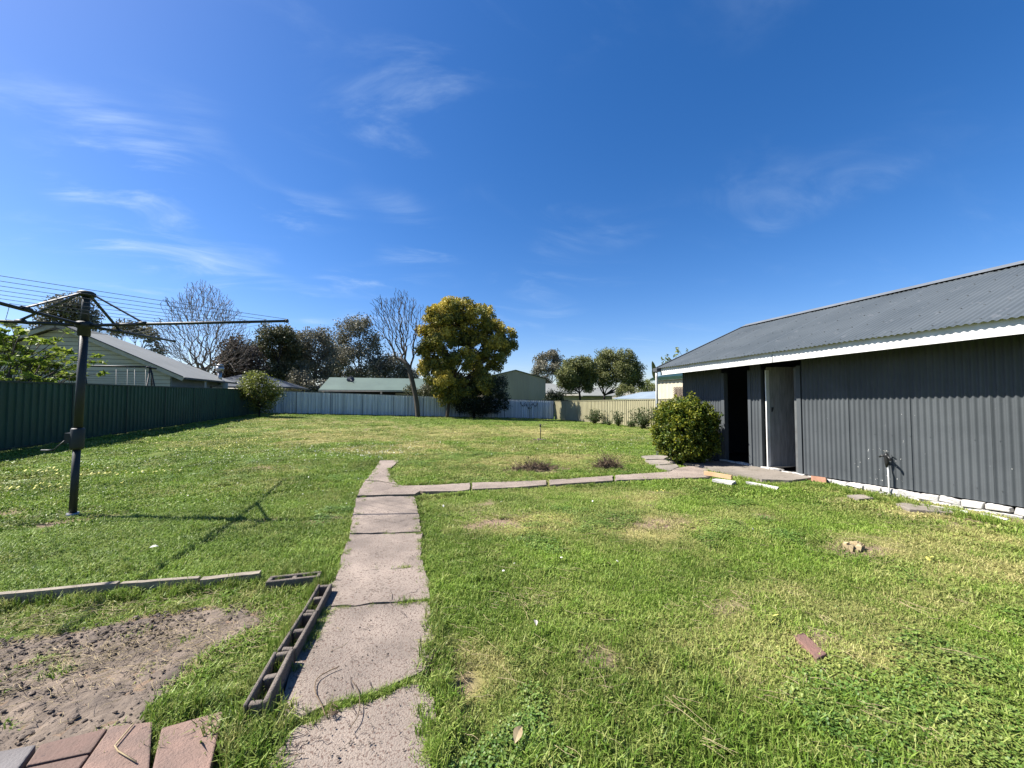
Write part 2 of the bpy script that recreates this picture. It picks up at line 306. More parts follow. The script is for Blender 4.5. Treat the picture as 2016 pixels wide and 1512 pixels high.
branch_px = [
 [(786,959),(860,957),(925,953),(925,966),(904,969),(832,970),(803,962)],
 [(930,953),(1051,949),(1075,948),(1075,957),(1017,962),(930,966)],
 [(1082,947),(1198,939),(1206,938),(1206,948),(1092,956),(1082,957)],
 [(1212,938),(1318,931),(1332,924),(1360,919),(1392,926),(1400,942),(1300,945),(1212,948)],
]
crazy_px = [
 [(1262,900),(1292,898),(1318,900),(1306,906),(1272,906)],
 [(1270,908),(1308,907),(1322,903),(1330,914),(1300,917),(1280,913)],
 [(1290,919),(1331,916),(1336,921),(1322,928),(1306,926)],
]
apron_px = [(1345,916),(1420,912),(1470,920),(1560,936),(1600,946),(1560,952),(1500,950),(1440,936),(1392,924)]
soil_px = [(-60,1290),(0,1262),(60,1252),(130,1245),(200,1228),(330,1205),(420,1196),(490,1190),(524,1222),(470,1262),(400,1295),(345,1345),(318,1400),(300,1440),(200,1470),(60,1560),(-200,1620)]
excl = []   # world polygons without grass
def poly2(P): return np.array([[p[0], p[1]] for p in P])
def inside(poly, X, Y):
    c = np.zeros(X.shape, bool); n = len(poly); j = n - 1
    for i in range(n):
        xi, yi = poly[i]; xj, yj = poly[j]
        t = ((yi > Y) != (yj > Y)) & (X < (xj - xi) * (Y - yi) / (yj - yi + 1e-12) + xi); c ^= t; j = i
    return c
path_world = [GP(p) for p in slabs_px + branch_px + crazy_px] + [GP(apron_px)]
soil_world = poly2(GP(soil_px))
# a value-noise field shared by ground colour and grass
_tab = rng.random((256, 256))
def vnoise(X, Y, s, o=0):
    X = X * s + 37.3 + o * 11.7; Y = Y * s + 91.1 + o * 5.3
    xi = np.floor(X).astype(int); yi = np.floor(Y).astype(int); fx = X - xi; fy = Y - yi
    fx = fx * fx * (3 - 2 * fx); fy = fy * fy * (3 - 2 * fy)
    a = _tab[xi % 256, yi % 256]; b = _tab[(xi+1) % 256, yi % 256]; c = _tab[xi % 256, (yi+1) % 256]; d = _tab[(xi+1) % 256, (yi+1) % 256]
    return (a*(1-fx)+b*fx)*(1-fy) + (c*(1-fx)+d*fx)*fy
def fbm(X, Y, s, o=0): return (vnoise(X, Y, s, o) + .5*vnoise(X, Y, s*2.1, o+1) + .25*vnoise(X, Y, s*4.3, o+2)) / 1.75
# patches: (px,py, rx_m, ry_m, strength)   bare = earth shows, dry = yellowed
bare_px = [(135,1024,.34,.17,.95),(215,1013,.30,.09,.6),(75,1026,.25,.12,.6),(940,1003,.25,.13,.8),(975,1030,.38,.2,1.0),(1300,1030,.42,.2,1.0),(1680,1078,.45,.22,.9),(1440,1195,.25,.10,.9),(1600,1268,.2,.16,.8),
 (515,920,.35,.2,.9),(640,1020,.3,.15,.7),(880,1335,.16,.12,1.0),(1020,1180,.1,.06,.8),(1290,970,.3,.12,.6),(1055,925,.9,.35,.9),(1195,925,.4,.2,.6),(1130,950,.25,.1,.9),(1015,880,.5,.3,.4),
 (1660,985,.5,.2,.5),(1800,1005,.7,.15,.7),(1950,1030,.7,.2,.7),(1056,868,.5,.25,.8),(500,1470,.15,.2,.7),(700,1235,.0001,.0001,0)]
dry_px = [(790,885,2.2,1.5,.85),(900,850,9,4.5,.75),(1030,880,2.6,1.8,.6),(1100,905,2.5,1.2,.7),(620,830,5,4,.5),(1700,1230,1.3,.6,.45),(1830,1080,1.2,.6,.5),(1560,1170,.6,.3,.5),(975,1030,.9,.45,.8),(1300,1035,.9,.4,.8),
 (1000,960,.01,.01,0),(1450,1010,1.0,.4,.45),(1700,1070,.8,.4,.7),(480,870,2.5,1.3,.4),(910,1330,.4,.3,.6),(1650,1290,.35,.25,.7),(1290,975,.7,.3,.6),(1880,1450,.5,.3,.3),(1900,1000,1.2,.5,.5),(700,940,.1,.1,0)]
bare_w = [(G(x, y), a, b, s) for x, y, a, b, s in bare_px]; dry_w = [(G(x, y), a, b, s) for x, y, a, b, s in dry_px]
def field(L, X, Y, nz):
    v = np.zeros(X.shape)
    for P, a, b, s in L:
        d = ((X - P[0]) / a)**2 + ((Y - P[1]) / b)**2
        v = np.maximum(v, s * np.clip(1.25 - d + nz, 0, 1))
    return v
def bare_f(X, Y):
    nz = (fbm(X, Y, 5, 3) - .5) * 2.4 + (vnoise(X, Y, 19, 33) - .5) * .9
    v = field(bare_w, X, Y, nz)
    v = np.maximum(v, np.clip((vnoise(X, Y, 1.7, 8) * vnoise(X, Y, 5.2, 9) - .62) * 5, 0, .8))
    v = np.maximum(v, inside(soil_world, X, Y) * 1.0)
    # bare strip under the far trees and along the back fence
    v = np.maximum(v, np.clip(1 - np.abs(Y - 33.6) / .7, 0, 1) * np.clip((X + 2) / 2, 0, 1) * np.clip((11.5 - X) / 2, 0, 1))
    return v
def dry_f(X, Y):
    v = field(dry_w, X, Y, (fbm(X, Y, 1.4, 4) - .5) * 2.6 + (vnoise(X, Y, 9, 36) - .5) * .8) * .9
    return np.clip(v*.9 + .0 + np.clip((fbm(X, Y, .55, 6) - .5) * 1.3, 0, .4) + (fbm(X, Y, 2.6, 7) - .5) * .5, 0, 1)

# ------------------------------------------------------------------ ground
def axis(lo, f0, f1, hi, step):
    a = list(np.arange(f0, f1 + 1e-6, step)); s = step; x = f1
    while x < hi: s = min(s * 1.22, 60); x += s; a.append(min(x, hi))
    s = step; x = f0; b = []
    while x > lo: s = min(s * 1.22, 60); x -= s; b.append(max(x, lo))
    return np.array(b[::-1] + a)
xs = axis(-700, -6, 8, 700, .08); ys = axis(-60, .6, 9, 1500, .08)
GX, GY = np.meshgrid(xs, ys, indexing='ij')
def bump(X, Y): return (fbm(X, Y, .7, 12) - .5) * .05 + (fbm(X, Y, 5, 13) - .5) * .02
def path_mask(X, Y):
    m = np.zeros(X.shape, bool)
    for P in path_world: m |= inside(poly2(P), X, Y)
    return m
near = (np.abs(GX) < 20) & (GY < 40)
GZ = gz(GX, GY) + np.where(near, bump(GX, GY) - .012, 0)
nx, ny = GX.shape
idx = np.arange(nx * ny).reshape(nx, ny)
gm = MB(); gm.add(np.stack([GX, GY, GZ], -1).reshape(-1, 3), np.stack([idx[:-1, :-1], idx[1:, :-1], idx[1:, 1:], idx[:-1, 1:]], -1).reshape(-1, 4))
gmat = bpy.data.materials.new('lawn_ground'); gmat.use_nodes = True; nt = gmat.node_tree; nt.nodes.clear()
b = nd(nt, 'ShaderNodeBsdfPrincipled', Roughness=.95); b.inputs['Specular IOR Level'].default_value = .1
o = nd(nt, 'ShaderNodeOutputMaterial'); lk(nt, b.outputs[0], o.inputs[0])
g = nd(nt, 'ShaderNodeNewGeometry')
na = nd(nt, 'ShaderNodeTexNoise', Scale=3.0, Detail=8.0, Roughness=.7); lk(nt, g.outputs['Position'], na.inputs['Vector'])
nb = nd(nt, 'ShaderNodeTexNoise', Scale=28.0, Detail=6.0, Roughness=.75); lk(nt, g.outputs['Position'], nb.inputs['Vector'])
rr = nd(nt, 'ShaderNodeMapRange'); rr.inputs[1].default_value = .35; rr.inputs[2].default_value = .65; lk(nt, nb.outputs[0], rr.inputs[0])
m1 = nd(nt, 'ShaderNodeMix', data_type='RGBA'); m1.inputs[6].default_value = C(.05,.085,.015); m1.inputs[7].default_value = C(.14,.20,.04); lk(nt, rr.outputs[0], m1.inputs[0])
ad = nd(nt, 'ShaderNodeAttribute', attribute_name='dry'); m2 = nd(nt, 'ShaderNodeMix', data_type='RGBA'); m2.inputs[7].default_value = C(.36,.31,.12); lk(nt, m1.outputs[2], m2.inputs[6]); lk(nt, ad.outputs['Fac'], m2.inputs[0])
ms = nd(nt, 'ShaderNodeMix', data_type='RGBA'); ms.inputs[6].default_value = C(.20,.14,.10); ms.inputs[7].default_value = C(.33,.24,.17); lk(nt, rr.outputs[0], ms.inputs[0])
ab = nd(nt, 'ShaderNodeAttribute', attribute_name='bare'); m4 = nd(nt, 'ShaderNodeMix', data_type='RGBA'); lk(nt, m2.outputs[2], m4.inputs[6]); lk(nt, ms.outputs[2], m4.inputs[7]); lk(nt, ab.outputs['Fac'], m4.inputs[0])
lk(nt, m4.outputs[2], b.inputs['Base Color'])
bp = nd(nt, 'ShaderNodeBump', Strength=.8, Distance=.03); lk(nt, nb.outputs[0], bp.inputs['Height']); lk(nt, bp.outputs[0], b.inputs['Normal'])
go = gm.build('ground', gmat, smooth=True); tag(go, 'mown green lawn ground with bare and dry patches', kind='structure')
inyard = (np.abs(GX) < 25) & (GY < 36)
for nm, fn in (('bare', bare_f), ('dry', dry_f)):
    at = go.data.attributes.new(nm, 'FLOAT', 'POINT'); v = np.where(inyard, fn(GX, GY), 0)
    at.data.foreach_set('value', v.ravel())

# ------------------------------------------------------------------ concrete path
def slab_mesh(mb, P, top, thick=.07, tilt=0, a=0):
    P = np.array(P)
    # roughen the outline
    out = []
    n = len(P)
    for i in range(n):
        p, q = P[i], P[(i+1) % n]; L = np.linalg.norm((q-p)[:2]); k = max(1, int(L / .07))
        for t in range(k):
            u = p + (q-p)*t/k
            out.append([u[0] + rng.normal(0, .006), u[1] + rng.normal(0, .006), float(gz(u[0], u[1])) + tilt * (u[0]-P[0][0])])
    mb.prism(out, top - thick, top, a)
cp = MB()
for i, P in enumerate(path_world[:len(slabs_px)]): slab_mesh(cp, P, .026 + .004 * (i % 3))
for i, P in enumerate(path_world[len(slabs_px):len(slabs_px)+len(branch_px)]): slab_mesh(cp, P, .022 + .004 * (i % 2))
po = cp.build('concrete_path', M['concrete']); tag(po, 'worn pinkish concrete path slabs crossing the lawn', kind='structure')
cz = MB()
for P in path_world[-4:-1]: slab_mesh(cz, P, .03)
slab_mesh(cz, path_world[-1], .06, .12)
ao = cz.build('concrete_apron', M['concrete2']); tag(ao, 'old broken concrete paving outside the shed doors', kind='structure')
# cracks in the slabs: thin dark grooves with ragged course, laid just proud of the slab
cr = MB()
def crack(pts, w=.004, dz=.0375):
    P = [G(x, y, dz) for x, y in pts]; Q = []
    for p, q in zip(P[:-1], P[1:]):
        for t in np.linspace(0, 1, 6)[:-1]:
            u = p + (q-p)*t; Q.append(u + np.array([rng.normal(0, .008), rng.normal(0, .008), 0]))
    Q.append(P[-1]); Q = np.array(Q)
    for p, q in zip(Q[:-1], Q[1:]):
        d = (q-p)[:2]; nn = np.array([-d[1], d[0], 0]) / (np.linalg.norm(d) + 1e-9) * w * random.uniform(.4, 1.2) / 2
        cr.add([p-nn, q-nn, q+nn, p+nn], [[0,1,2,3]])
for pts in [[(832,1078),(806,1100),(800,1120)],[(835,1155),(800,1170),(772,1192)],[(770,1192),(768,1160)],[(828,1042),(790,1047),(765,1053)],[(700,1030),(740,1022),(790,1030)],[(870,1000),(850,1002)],
            [(715,1015),(745,1000),(790,990)],[(700,1240),(735,1232)],[(735,1370),(728,1340)],[(560,1480),(600,1460),(650,1455)],[(700,1400),(690,1330)],[(790,1200),(800,1215)]]:
    crack(pts)
co = cr.build('crack', mat('crack_dark', C(.06,.045,.04), rough=1), po)

# ------------------------------------------------------------------ soil bed with clods
sm = MB()
B = soil_world; x0, y0 = B.min(0); x1, y1 = B.max(0)
sx = np.arange(x0, x1, .014); sy = np.arange(y0, y1, .014); SX, SYY = np.meshgrid(sx, sy, indexing='ij')
hgt = -.004 + (fbm(SX, SYY, 9, 21) - .5) * .028 + (fbm(SX, SYY, 45, 22) - .5) * .022
ins = inside(soil_world, SX, SYY)
sf_ = ins.astype(float)
for _ in range(14):
    q_ = sf_.copy(); q_[1:-1, 1:-1] = (sf_[1:-1, 1:-1]*2 + sf_[:-2, 1:-1] + sf_[2:, 1:-1] + sf_[1:-1, :-2] + sf_[1:-1, 2:]) / 6; sf_ = q_
sf_ = np.clip(sf_*2 - 1, 0, 1)
SZ = gz(SX, SYY) + bump(SX, SYY) - .012 - .014 + (hgt + .026) * sf_
ii = np.arange(SX.size).reshape(SX.shape)
keep = ins[:-1, :-1] & ins[1:, 1:] & ins[1:, :-1] & ins[:-1, 1:]
qq = np.stack([ii[:-1, :-1], ii[1:, :-1], ii[1:, 1:], ii[:-1, 1:]], -1)[keep]
used, inv = np.unique(qq, return_inverse=True)
sm.add(np.stack([SX, SYY, SZ], -1).reshape(-1, 3)[used], inv.reshape(-1, 4))
so = sm.build('garden_bed_soil', M['soil'], smooth=True); tag(so, 'bare brown soil patch with straw and charred clods', kind='structure')
def lump(mb, c, r, sq=.6, a=0):
    """an irregular stone: deformed icosphere-like"""
    n1, n2 = 5, 7; V = []; Q = []
    ph = rng.uniform(0, 6); sc = np.array([rng.uniform(.7, 1.3), rng.uniform(.7, 1.3), sq])
    for i in range(n1 + 1):
        t = math.pi * i / n1
        for j in range(n2):
            f = 2 * math.pi * j / n2 + ph; k = r * rng.uniform(.75, 1.2)
            V.append(np.array(c) + sc * k * np.array([math.sin(t)*math.cos(f), math.sin(t)*math.sin(f), math.cos(t)]))
    for i in range(n1):
        for j in range(n2): Q.append([i*n2+j, (i+1)*n2+j, (i+1)*n2+(j+1) % n2, i*n2+(j+1) % n2])
    mb.add(V, Q, a=a)
cl = MB()
k = 0
while k < 2600:
    x, y = rng.uniform(x0, x1), rng.uniform(y0, y1)
    if inside(soil_world, np.array([x]), np.array([y]))[0] and vnoise(np.array([x]), np.array([y]), 3.2, 30)[0] + rng.normal(0, .22) > .38:
        lump(cl, (x, y, float(gz(x, y)) + .008 + rng.uniform(-.006, .008)), .0022 + .011*rng.random()**4 + (.010*rng.random() if rng.random() < .015 else 0)); k += 1
clo = cl.build('soil_clods', M['clod']); tag(clo, 'loose charred clods and stones lying on the bare soil', 'soil clods', kind='stuff')

# ------------------------------------------------------------------ garden edging: hollow blocks, boards, pavers
def hollow_block():
    """390 x 90 x 190 block with two cores seen from above, local origin bottom centre, long axis Y"""
    mb = MB(); L, W, H = .385, .105, .19; wt = .021
    ysegs = [-L/2, -L/2+.03, -.018, .018, L/2-.03, L/2]
    mb.box((-W/2, -L/2, 0), (-W/2+wt, L/2, H)); mb.box((W/2-wt-.004, -L/2, 0), (W/2, L/2, H-.001))
    for a, c in ((0, 1), (2, 3), (4, 5)): mb.box((-W/2+wt, ysegs[a], 0), (W/2-wt-.004, ysegs[c], H-.006))
    mb.box((-W/2+wt, -L/2+.03, 0), (W/2-wt-.004, L/2-.03, .05))
    for v in mb.V: v += rng.normal(0, .0018, v.shape)
    return mb
P0 = G(503, 1378, .12); P1 = G(640, 1140, .12)
d = (P1 - P0)[:2]; d /= np.linalg.norm(d); ang = math.atan2(d[1], d[0]) - math.pi/2
blk = None
labels = ['nearest hollow concrete block edging the soil bed, beside the path', 'middle hollow concrete block of the row along the path edge', 'farthest hollow concrete block of the row along the path, grass in its cores']
for i in range(3):
    c = P0[:2] + d * (.195 + .40 * i)
    if blk is None: blk = hollow_block().build('concrete_block', M['block']); bevel(blk, .009, 3); o = blk
    else: o = blk.copy(); COL.objects.link(o)
    o.location = (c[0], c[1], float(gz(*c)) - .085 - .006 * i); o.rotation_euler = (0, R([-2, 1, 2][i]), ang + R([1.5, -1, .5][i]))
    tag(o, labels[i], 'concrete block', 'hollow blocks edging the bed')
c = G(580, 1137, .06); o = blk.copy(); COL.objects.link(o); o.location = (c[0], c[1], float(gz(c[0], c[1])) - .118)
e0 = G(520, 1143, .06); e1 = G(636, 1131, .06); o.rotation_euler = (0, 0, math.atan2(e1[1]-e0[1], e1[0]-e0[0]) - math.pi/2)
tag(o, 'half buried concrete block turned sideways at the corner of the bed', 'concrete block', 'hollow blocks edging the bed')
def board(p, q, w, h, name, m, label, cat, group=None, z=.0, jit=.003):
    P = G(*p, z); Q = G(*q, z); mb = MB(); n = 8
    pts = [P + (Q-P)*t for t in np.linspace(0, 1, n)]
    dd = (Q-P)[:2] / np.linalg.norm((Q-P)[:2]); nn = np.array([-dd[1], dd[0], 0])
    V = []
    for p_ in pts:
        base = p_.copy(); wob = rng.normal(0, jit)
        for s_, zz in ((-1, -.05), (1, -.05), (1, 0), (-1, 0)): V.append(base + nn * (s_*w/2 + wob) + np.array([0, 0, zz + h if zz == 0 else zz]))
    Qd = [[0,1,2,3], [4*(n-1)+3, 4*(n-1)+2, 4*(n-1)+1, 4*(n-1)]]
    for i in range(n-1):
        for j in range(4): Qd.append([4*i+j, 4*(i+1)+j, 4*(i+1)+(j+1) % 4, 4*i+(j+1) % 4])
    mb.add(V, Qd); o = mb.build(name, m); return tag(o, label, cat, group)
board((-200,1207),(232,1163), .045, .065, 'edging_board', M['timber_grey'], 'long weathered edging board at the left end of the soil bed', 'board', 'boards edging the bed', z=.03)
board((238,1163),(392,1151), .04, .06, 'edging_board', M['timber_grey'], 'rust stained middle edging board between bed and lawn', 'board', 'boards edging the bed', z=.03)
board((396,1153),(512,1139), .06, .055, 'edging_board', M['timber_grey'], 'broad grey edging board beside the corner concrete block', 'board', 'boards edging the bed', z=.03)
def paver(px, m, label, top=.055):
    mb = MB(); P = [G(x, y, top) for x, y in px]
    for p in P: p[2] = float(gz(p[0], p[1]))
    mb.prism(P, -.02, top + rng.uniform(-.003, .003)); o = mb.build('paver', m); bevel(o, .006); excl.append(poly2(P)); return tag(o, label, 'paver', 'pavers at the near edge of the bed')
paver([(318,1432),(441,1398),(428,1450),(410,1530),(400,1640),(250,1640),(300,1512)], M['paver'], 'right hand pink paver with a straight dark edge next to the grass')
paver([(217,1430),(300,1420),(294,1512),(250,1640),(60,1660),(160,1512)], M['paver'], 'pink paver with a dry stem across it, second from the path')
paver([(80,1464),(212,1432),(178,1480),(50,1507)], M['paver_red'], 'small red brown paver between the soil and another red one')
paver([(48,1512),(176,1484),(155,1512),(40,1640),(-60,1660)], M['paver_red'], 'red paver at the bottom edge, partly out of view')
paver([(-120,1500),(72,1464),(36,1512),(-90,1650),(-300,1640)], M['paver_grey'], 'grey paver at the bottom left corner beside the red ones')

# ------------------------------------------------------------------ storage shed
def zs(Y): return -.020 * (Y - 2.46)
XW, XE = 7.65, 7.02
YN, YF = -3.0, 8.62           # near and far end walls
YR = 8.84                     # roof end
shed = empty('storage_shed', (XW, 3, 0), 'long grey corrugated shed with a white fascia and two dark doorways', 'shed')
def corr_wall(y0, y1, z0, z1, name='wall', m=None, x=XW, amp=.0122, pitch=.0762, seams=True, par=shed):
    mb = MB(); n = int((y1-y0) / pitch * 8); Y = np.linspace(y0, y1, n+1)
    ph = Y * 2 * math.pi / pitch
    X = x - amp * np.cos(ph)
    if seams:
        sidx = np.floor((Y - 5.45) / .835); X = X - .003 * (sidx % 2)
    Z0 = z0 + 1.6*zs(Y) if z0 < 1 else z0 + zs(Y)
    V = np.concatenate([np.stack([X, Y, Z0], 1), np.stack([X, Y, z1 + zs(Y)], 1)])
    k = n+1; Q = [[i, i+k, i+k+1, i+1] for i in range(n)]
    mb.add(V, Q); o = mb.build(name, m or M['shed_wall'], par, smooth=True)
    return o
corr_wall(YN, 5.45, .13, 2.36)
for k_ in range(1, 10):
    yy = 5.45 - .835*k_ + .02; mb = MB(); mb.add([(XW-.0160, yy, .13+1.6*zs(yy)), (XW-.0160, yy+.004, .13+1.6*zs(yy)), (XW-.0160, yy+.004, 2.3+zs(yy)), (XW-.0160, yy, 2.3+zs(yy)), (XW+.004, yy+.006, .13+1.6*zs(yy)), (XW+.004, yy+.006, 2.3+zs(yy))], [[3,2,1,0],[1,2,5,4]]); mb.build('lap_shadow_strip', M['lap_shadow'], shed)  # dark strip colours in the shadow along each sheet lap
corr_wall(6.30, 6.55, .12, 2.36); corr_wall(7.33, YF, .14, 2.36)
mb = MB()
for zz_ in (.30, .95, 1.62, 2.2):
    for yy in np.arange(YN+.2, 5.4, .2286): yc = round(yy/.0762)*.0762; z_ = zz_ + zs(yy)*1.3 + rng.normal(0, .004); mb.tube([(XW-.0125, yc, z_), (XW-.0175, yc, z_)], .0055, 6)
    for yy in (6.40, 6.48, 7.45, 7.68, 7.91, 8.14, 8.37): z_ = zz_ + zs(yy)*1.3; yc = round(yy/.0762)*.0762; mb.tube([(XW-.0125, yc, z_), (XW-.0175, yc, z_)], .0055, 6)
o = mb.build('wall_screws', M['screw'], shed); o['kind'] = 'stuff'
mb = MB()
for _ in range(46):
    yy = 4.22 + rng.normal(0, .28) if rng.random() < .75 else rng.uniform(1.5, 5.3); z_ = rng.uniform(.12, .75) if rng.random() < .8 else rng.uniform(.8, 1.4); r_ = rng.uniform(.002, .007); x_ = XW - .0122*math.cos(2*math.pi*yy/.0762) - .0015
    mb.add([(x_, yy-r_, z_-r_), (x_, yy+r_*.8, z_-r_*.7), (x_, yy+r_*.7, z_+r_*1.4), (x_, yy-r_*.8, z_+r_)], [[3, 2, 1, 0]])
o = mb.build('paint_flecks', M['white_paint'], shed); o['kind'] = 'stuff'
# end walls and back, plain corrugated seen edge on only
eb = MB()
eb.add([(XW, YF, -.1), (13.2, YF, -.1), (13.2, YF, 2.3), (10.25, YF, 3.6), (XW, YF, 2.3)], T=[[0,2,1],[0,4,2],[2,4,3]])
eb.add([(XW, YN, -.1), (13.2, YN, -.1), (13.2, YN, 2.3), (10.25, YN, 3.6), (XW, YN, 2.3)], T=[[0,1,2],[0,2,4],[2,3,4]])
eb.add([(13.2, YN, -.1), (13.2, YF, -.1), (13.2, YF, 2.3), (13.2, YN, 2.3)], [[0,1,2,3]])
eb.build('end_wall', M['shed_wall'], shed)
# corner flashings beside the openings
for ya, yb_ in ((5.45, 5.53), (6.54, 6.61), (7.25, 7.34)):
    mb = MB(); mb.box((XW-.022, ya, .02 + zs(ya)), (XW-.016, yb_, 2.2 + zs(ya))); mb.box((XW-.016, ya+.0, .02+zs(ya)), (XW+.09, ya+.004, 2.2+zs(ya)) ) ; mb.build('corner_flashing', M['shed_wall'], shed)
mb = MB(); mb.box((XW-.016, 6.295, .02 + zs(6.3)), (XW+.08, 6.299, 2.2 + zs(6.3))); mb.box((XW-.020, 6.29, .02+zs(6.3)), (XW-.016, 6.33, 2.2+zs(6.3))); mb.build('corner_flashing', M['shed_wall'], shed)
# door frames: jambs set inside
for nm, ya in (('door_frame', 7.29), ('door_frame', 6.20), ('door_frame', 5.56)):
    mb = MB(); w_ = .012 if ya == 6.20 else .035; mb.box((XW+.01, ya-w_, .03), (XW+.10, ya+w_, 2.1)); mb.build(nm, M['white_paint'] if ya == 6.20 else M['frame_dark'], shed)
# interior: dark lining so that the openings read as deep rooms
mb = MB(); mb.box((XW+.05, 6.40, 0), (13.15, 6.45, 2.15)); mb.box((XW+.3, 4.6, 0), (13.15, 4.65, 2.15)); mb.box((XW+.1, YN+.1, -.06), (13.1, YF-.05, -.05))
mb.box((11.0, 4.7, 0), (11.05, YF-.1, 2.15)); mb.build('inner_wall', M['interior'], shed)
# batten door standing ajar
dz = zs(6)
dh = np.array([XW+.05, 6.205]); da = R(-90 + 71); dl = .80
door = MB(); nb = 6
dv_ = np.array([math.cos(da), math.sin(da)]); dn = np.array([-dv_[1], dv_[0]])
for i in range(nb):
    a0 = i*dl/nb + .002; a1 = (i+1)*dl/nb - .002; off = .002 * (i % 2)
    P = [dh + dv_*a0 + dn*off, dh + dv_*a1 + dn*off, dh + dv_*a1 + dn*(off+.022), dh + dv_*a0 + dn*(off+.022)]
    door.prism([(p[0], p[1]) for p in P], .12 + dz, 2.24 + dz)
do = door.build('door', M['old_door'], shed); do['label'] = 'old white board door standing ajar'
mb = MB(); q = dh + dv_*.60 - dn*.012; mb.box((q[0]-.02, q[1]-.02, 1.05+dz), (q[0]+.02, q[1]+.03, 1.09+dz)); mb.tube([(q[0]-.03, q[1], 1.0+dz), (q[0]-.035, q[1], 1.14+dz)], .008, 6)
o = mb.build('handle', M['black_plastic']); o.parent = do
mb = MB(); q = dh + dv_*.1 - dn*.008; mb.box((q[0]-.01, q[1]-.012, 1.28+dz), (q[0]+.01, q[1]+.02, 1.38+dz), rx=.3); o = mb.build('hinge', M['black_plastic']); o.parent = do
# brick base, white painted: rows of rounded bricks
bb = MB(); y = YN
while y < YF:
    L = .225 + rng.uniform(-.02, .02)
    for row in range(3):
        yy = y + (.12 if row % 2 else 0)
        ztop = .11 + 1.6*zs(yy+L/2) if not (5.5 < yy+L/2 < 6.3 or 6.6 < yy+L/2 < 7.3) else .115 + zs(6.4)
        zt = ztop - row*.085; ox = rng.uniform(-.012, .012)
        bb.box((XW-.055+ox, yy+.006, zt-.076), (XW+.07, yy+L-.004, zt), jit=.012)
    y += L
bo = bb.build('brick_base', M['white_brick'], shed, smooth=False); bevel(bo, .016, 3)
mb = MB(); mb.add([(XW-.04, YN, -.3), (XW-.04, YF, -.3), (XW-.04, YF, .02-.1), (XW-.04, YN, .1)], [[3,2,1,0]]); mb.build('mortar', M['white_brick'], shed)
# soffit and fascia
mb = MB(); n = 40; Y = np.linspace(YN, YR-.05, n)
for x0_, x1_, za, zb in ((XE+.035, XE+.057, 2.256, 2.466),):
    V = []; 
    for yy in Y: V += [(x0_, yy, za+zs(yy)), (x1_, yy, za+zs(yy)), (x1_, yy, zb+zs(yy)), (x0_, yy, zb+zs(yy))]
    Q = [[0,1,2,3],[4*(n-1)+3,4*(n-1)+2,4*(n-1)+1,4*(n-1)]]
    for i in range(n-1):
        for j in range(4): Q.append([4*i+j, 4*(i+1)+j, 4*(i+1)+(j+1) % 4, 4*i+(j+1) % 4])
    mb.add(V, Q)
fo = mb.build('fascia', M['white_paint'], shed)
mb = MB(); yj = atX(1520, 700, XE+.03)[1]; mb.box((XE+.031, yj-.006, 2.26+zs(yj)), (XE+.0345, yj+.006, 2.41+zs(yj))); mb.build('fascia_joint', M['frame_dark'], shed)
for yy in np.arange(YN+.3, YR-.1, .9): mb = MB(); mb.bar((XE+.058, yy, 2.33+zs(yy)), (10.2, yy, 3.64+zs(yy)), .045, .09); mb.build('rafter', M['frame_dark'], shed)
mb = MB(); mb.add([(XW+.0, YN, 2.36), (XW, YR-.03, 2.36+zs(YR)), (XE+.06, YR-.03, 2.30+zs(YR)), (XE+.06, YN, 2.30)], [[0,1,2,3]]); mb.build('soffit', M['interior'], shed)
# corrugated roof, both slopes; lap seams every 0.76 m
XR, ZR = 10.2, 3.80; ZE = 2.445
def roof_slope(xa, za, xb, zb, flip):
    mb = MB(); pitch = .0762; Y = np.arange(YN-.2, YR + pitch/8, pitch/8); amp = .0085
    w = amp * np.cos(2*math.pi*Y/pitch)
    sheet = np.floor((Y - YN) / .762); w = w + .004 * ((sheet % 2) * 1.0)
    rows = []; nr = 6
    for t in np.linspace(0, 1, nr+1): rows.append(np.stack([np.full_like(Y, xa + (xb-xa)*t), Y, za + (zb-za)*t + w + zs(Y)], 1))
    k = len(Y); V = np.concatenate(rows); Q = []
    a = np.arange(k-1)
    for r in range(nr):
        q = np.stack([r*k+a, (r+1)*k+a, (r+1)*k+a+1, r*k+a+1], 1)
        Q.append(q if flip else q[:, ::-1])
    mb.add(V, np.concatenate(Q)); o = mb.build('roof', M['shed_roof'], shed, smooth=True)
    return o
r_front = roof_slope(XE-.035, ZE, XR, ZR, False)
roof_slope(XR+.0, ZR, 13.45, 2.40, False)
# thin shadow-casting lap ribs at every sheet joint (a raised side lap of the sheet)
mb = MB()
slope = (ZR-ZE) / (XR-XE+.035)
for k_ in range(int((YR-YN)/.762)+1):
    yy = YN + .762*k_ - .03
    V = []
    for t in np.linspace(0, 1, 5):
        x = XE-.03 + (XR-XE)*t*.985; z = ZE + slope*(x-XE+.035) + zs(yy)
        V += [(x, yy-.012, z+.010), (x, yy+.012, z+.0145), (x, yy+.013, z+.004)]
    Q = []
    for i in range(4):
        Q += [[3*i, 3*i+3, 3*i+4, 3*i+1], [3*i+1, 3*i+4, 3*i+5, 3*i+2]]
    mb.add(V, Q)
mb.build('sheet_lap', M['shed_roof'], shed)
mb = MB()
for t in (.035, .25, .48, .72, .93):
    for yy in np.arange(YN+.1, YR-.1, .2286):
        x = XE + (XR-XE)*t; z = ZE + slope*(x-XE+.035) + zs(yy) + .009; yc = round((yy)/.0762)*.0762
        mb.box((x-.008, yc-.008, z), (x+.008, yc+.008, z+.007))
o = mb.build('roof_screws', M['screw']); o.parent = r_front; o['kind'] = 'stuff'
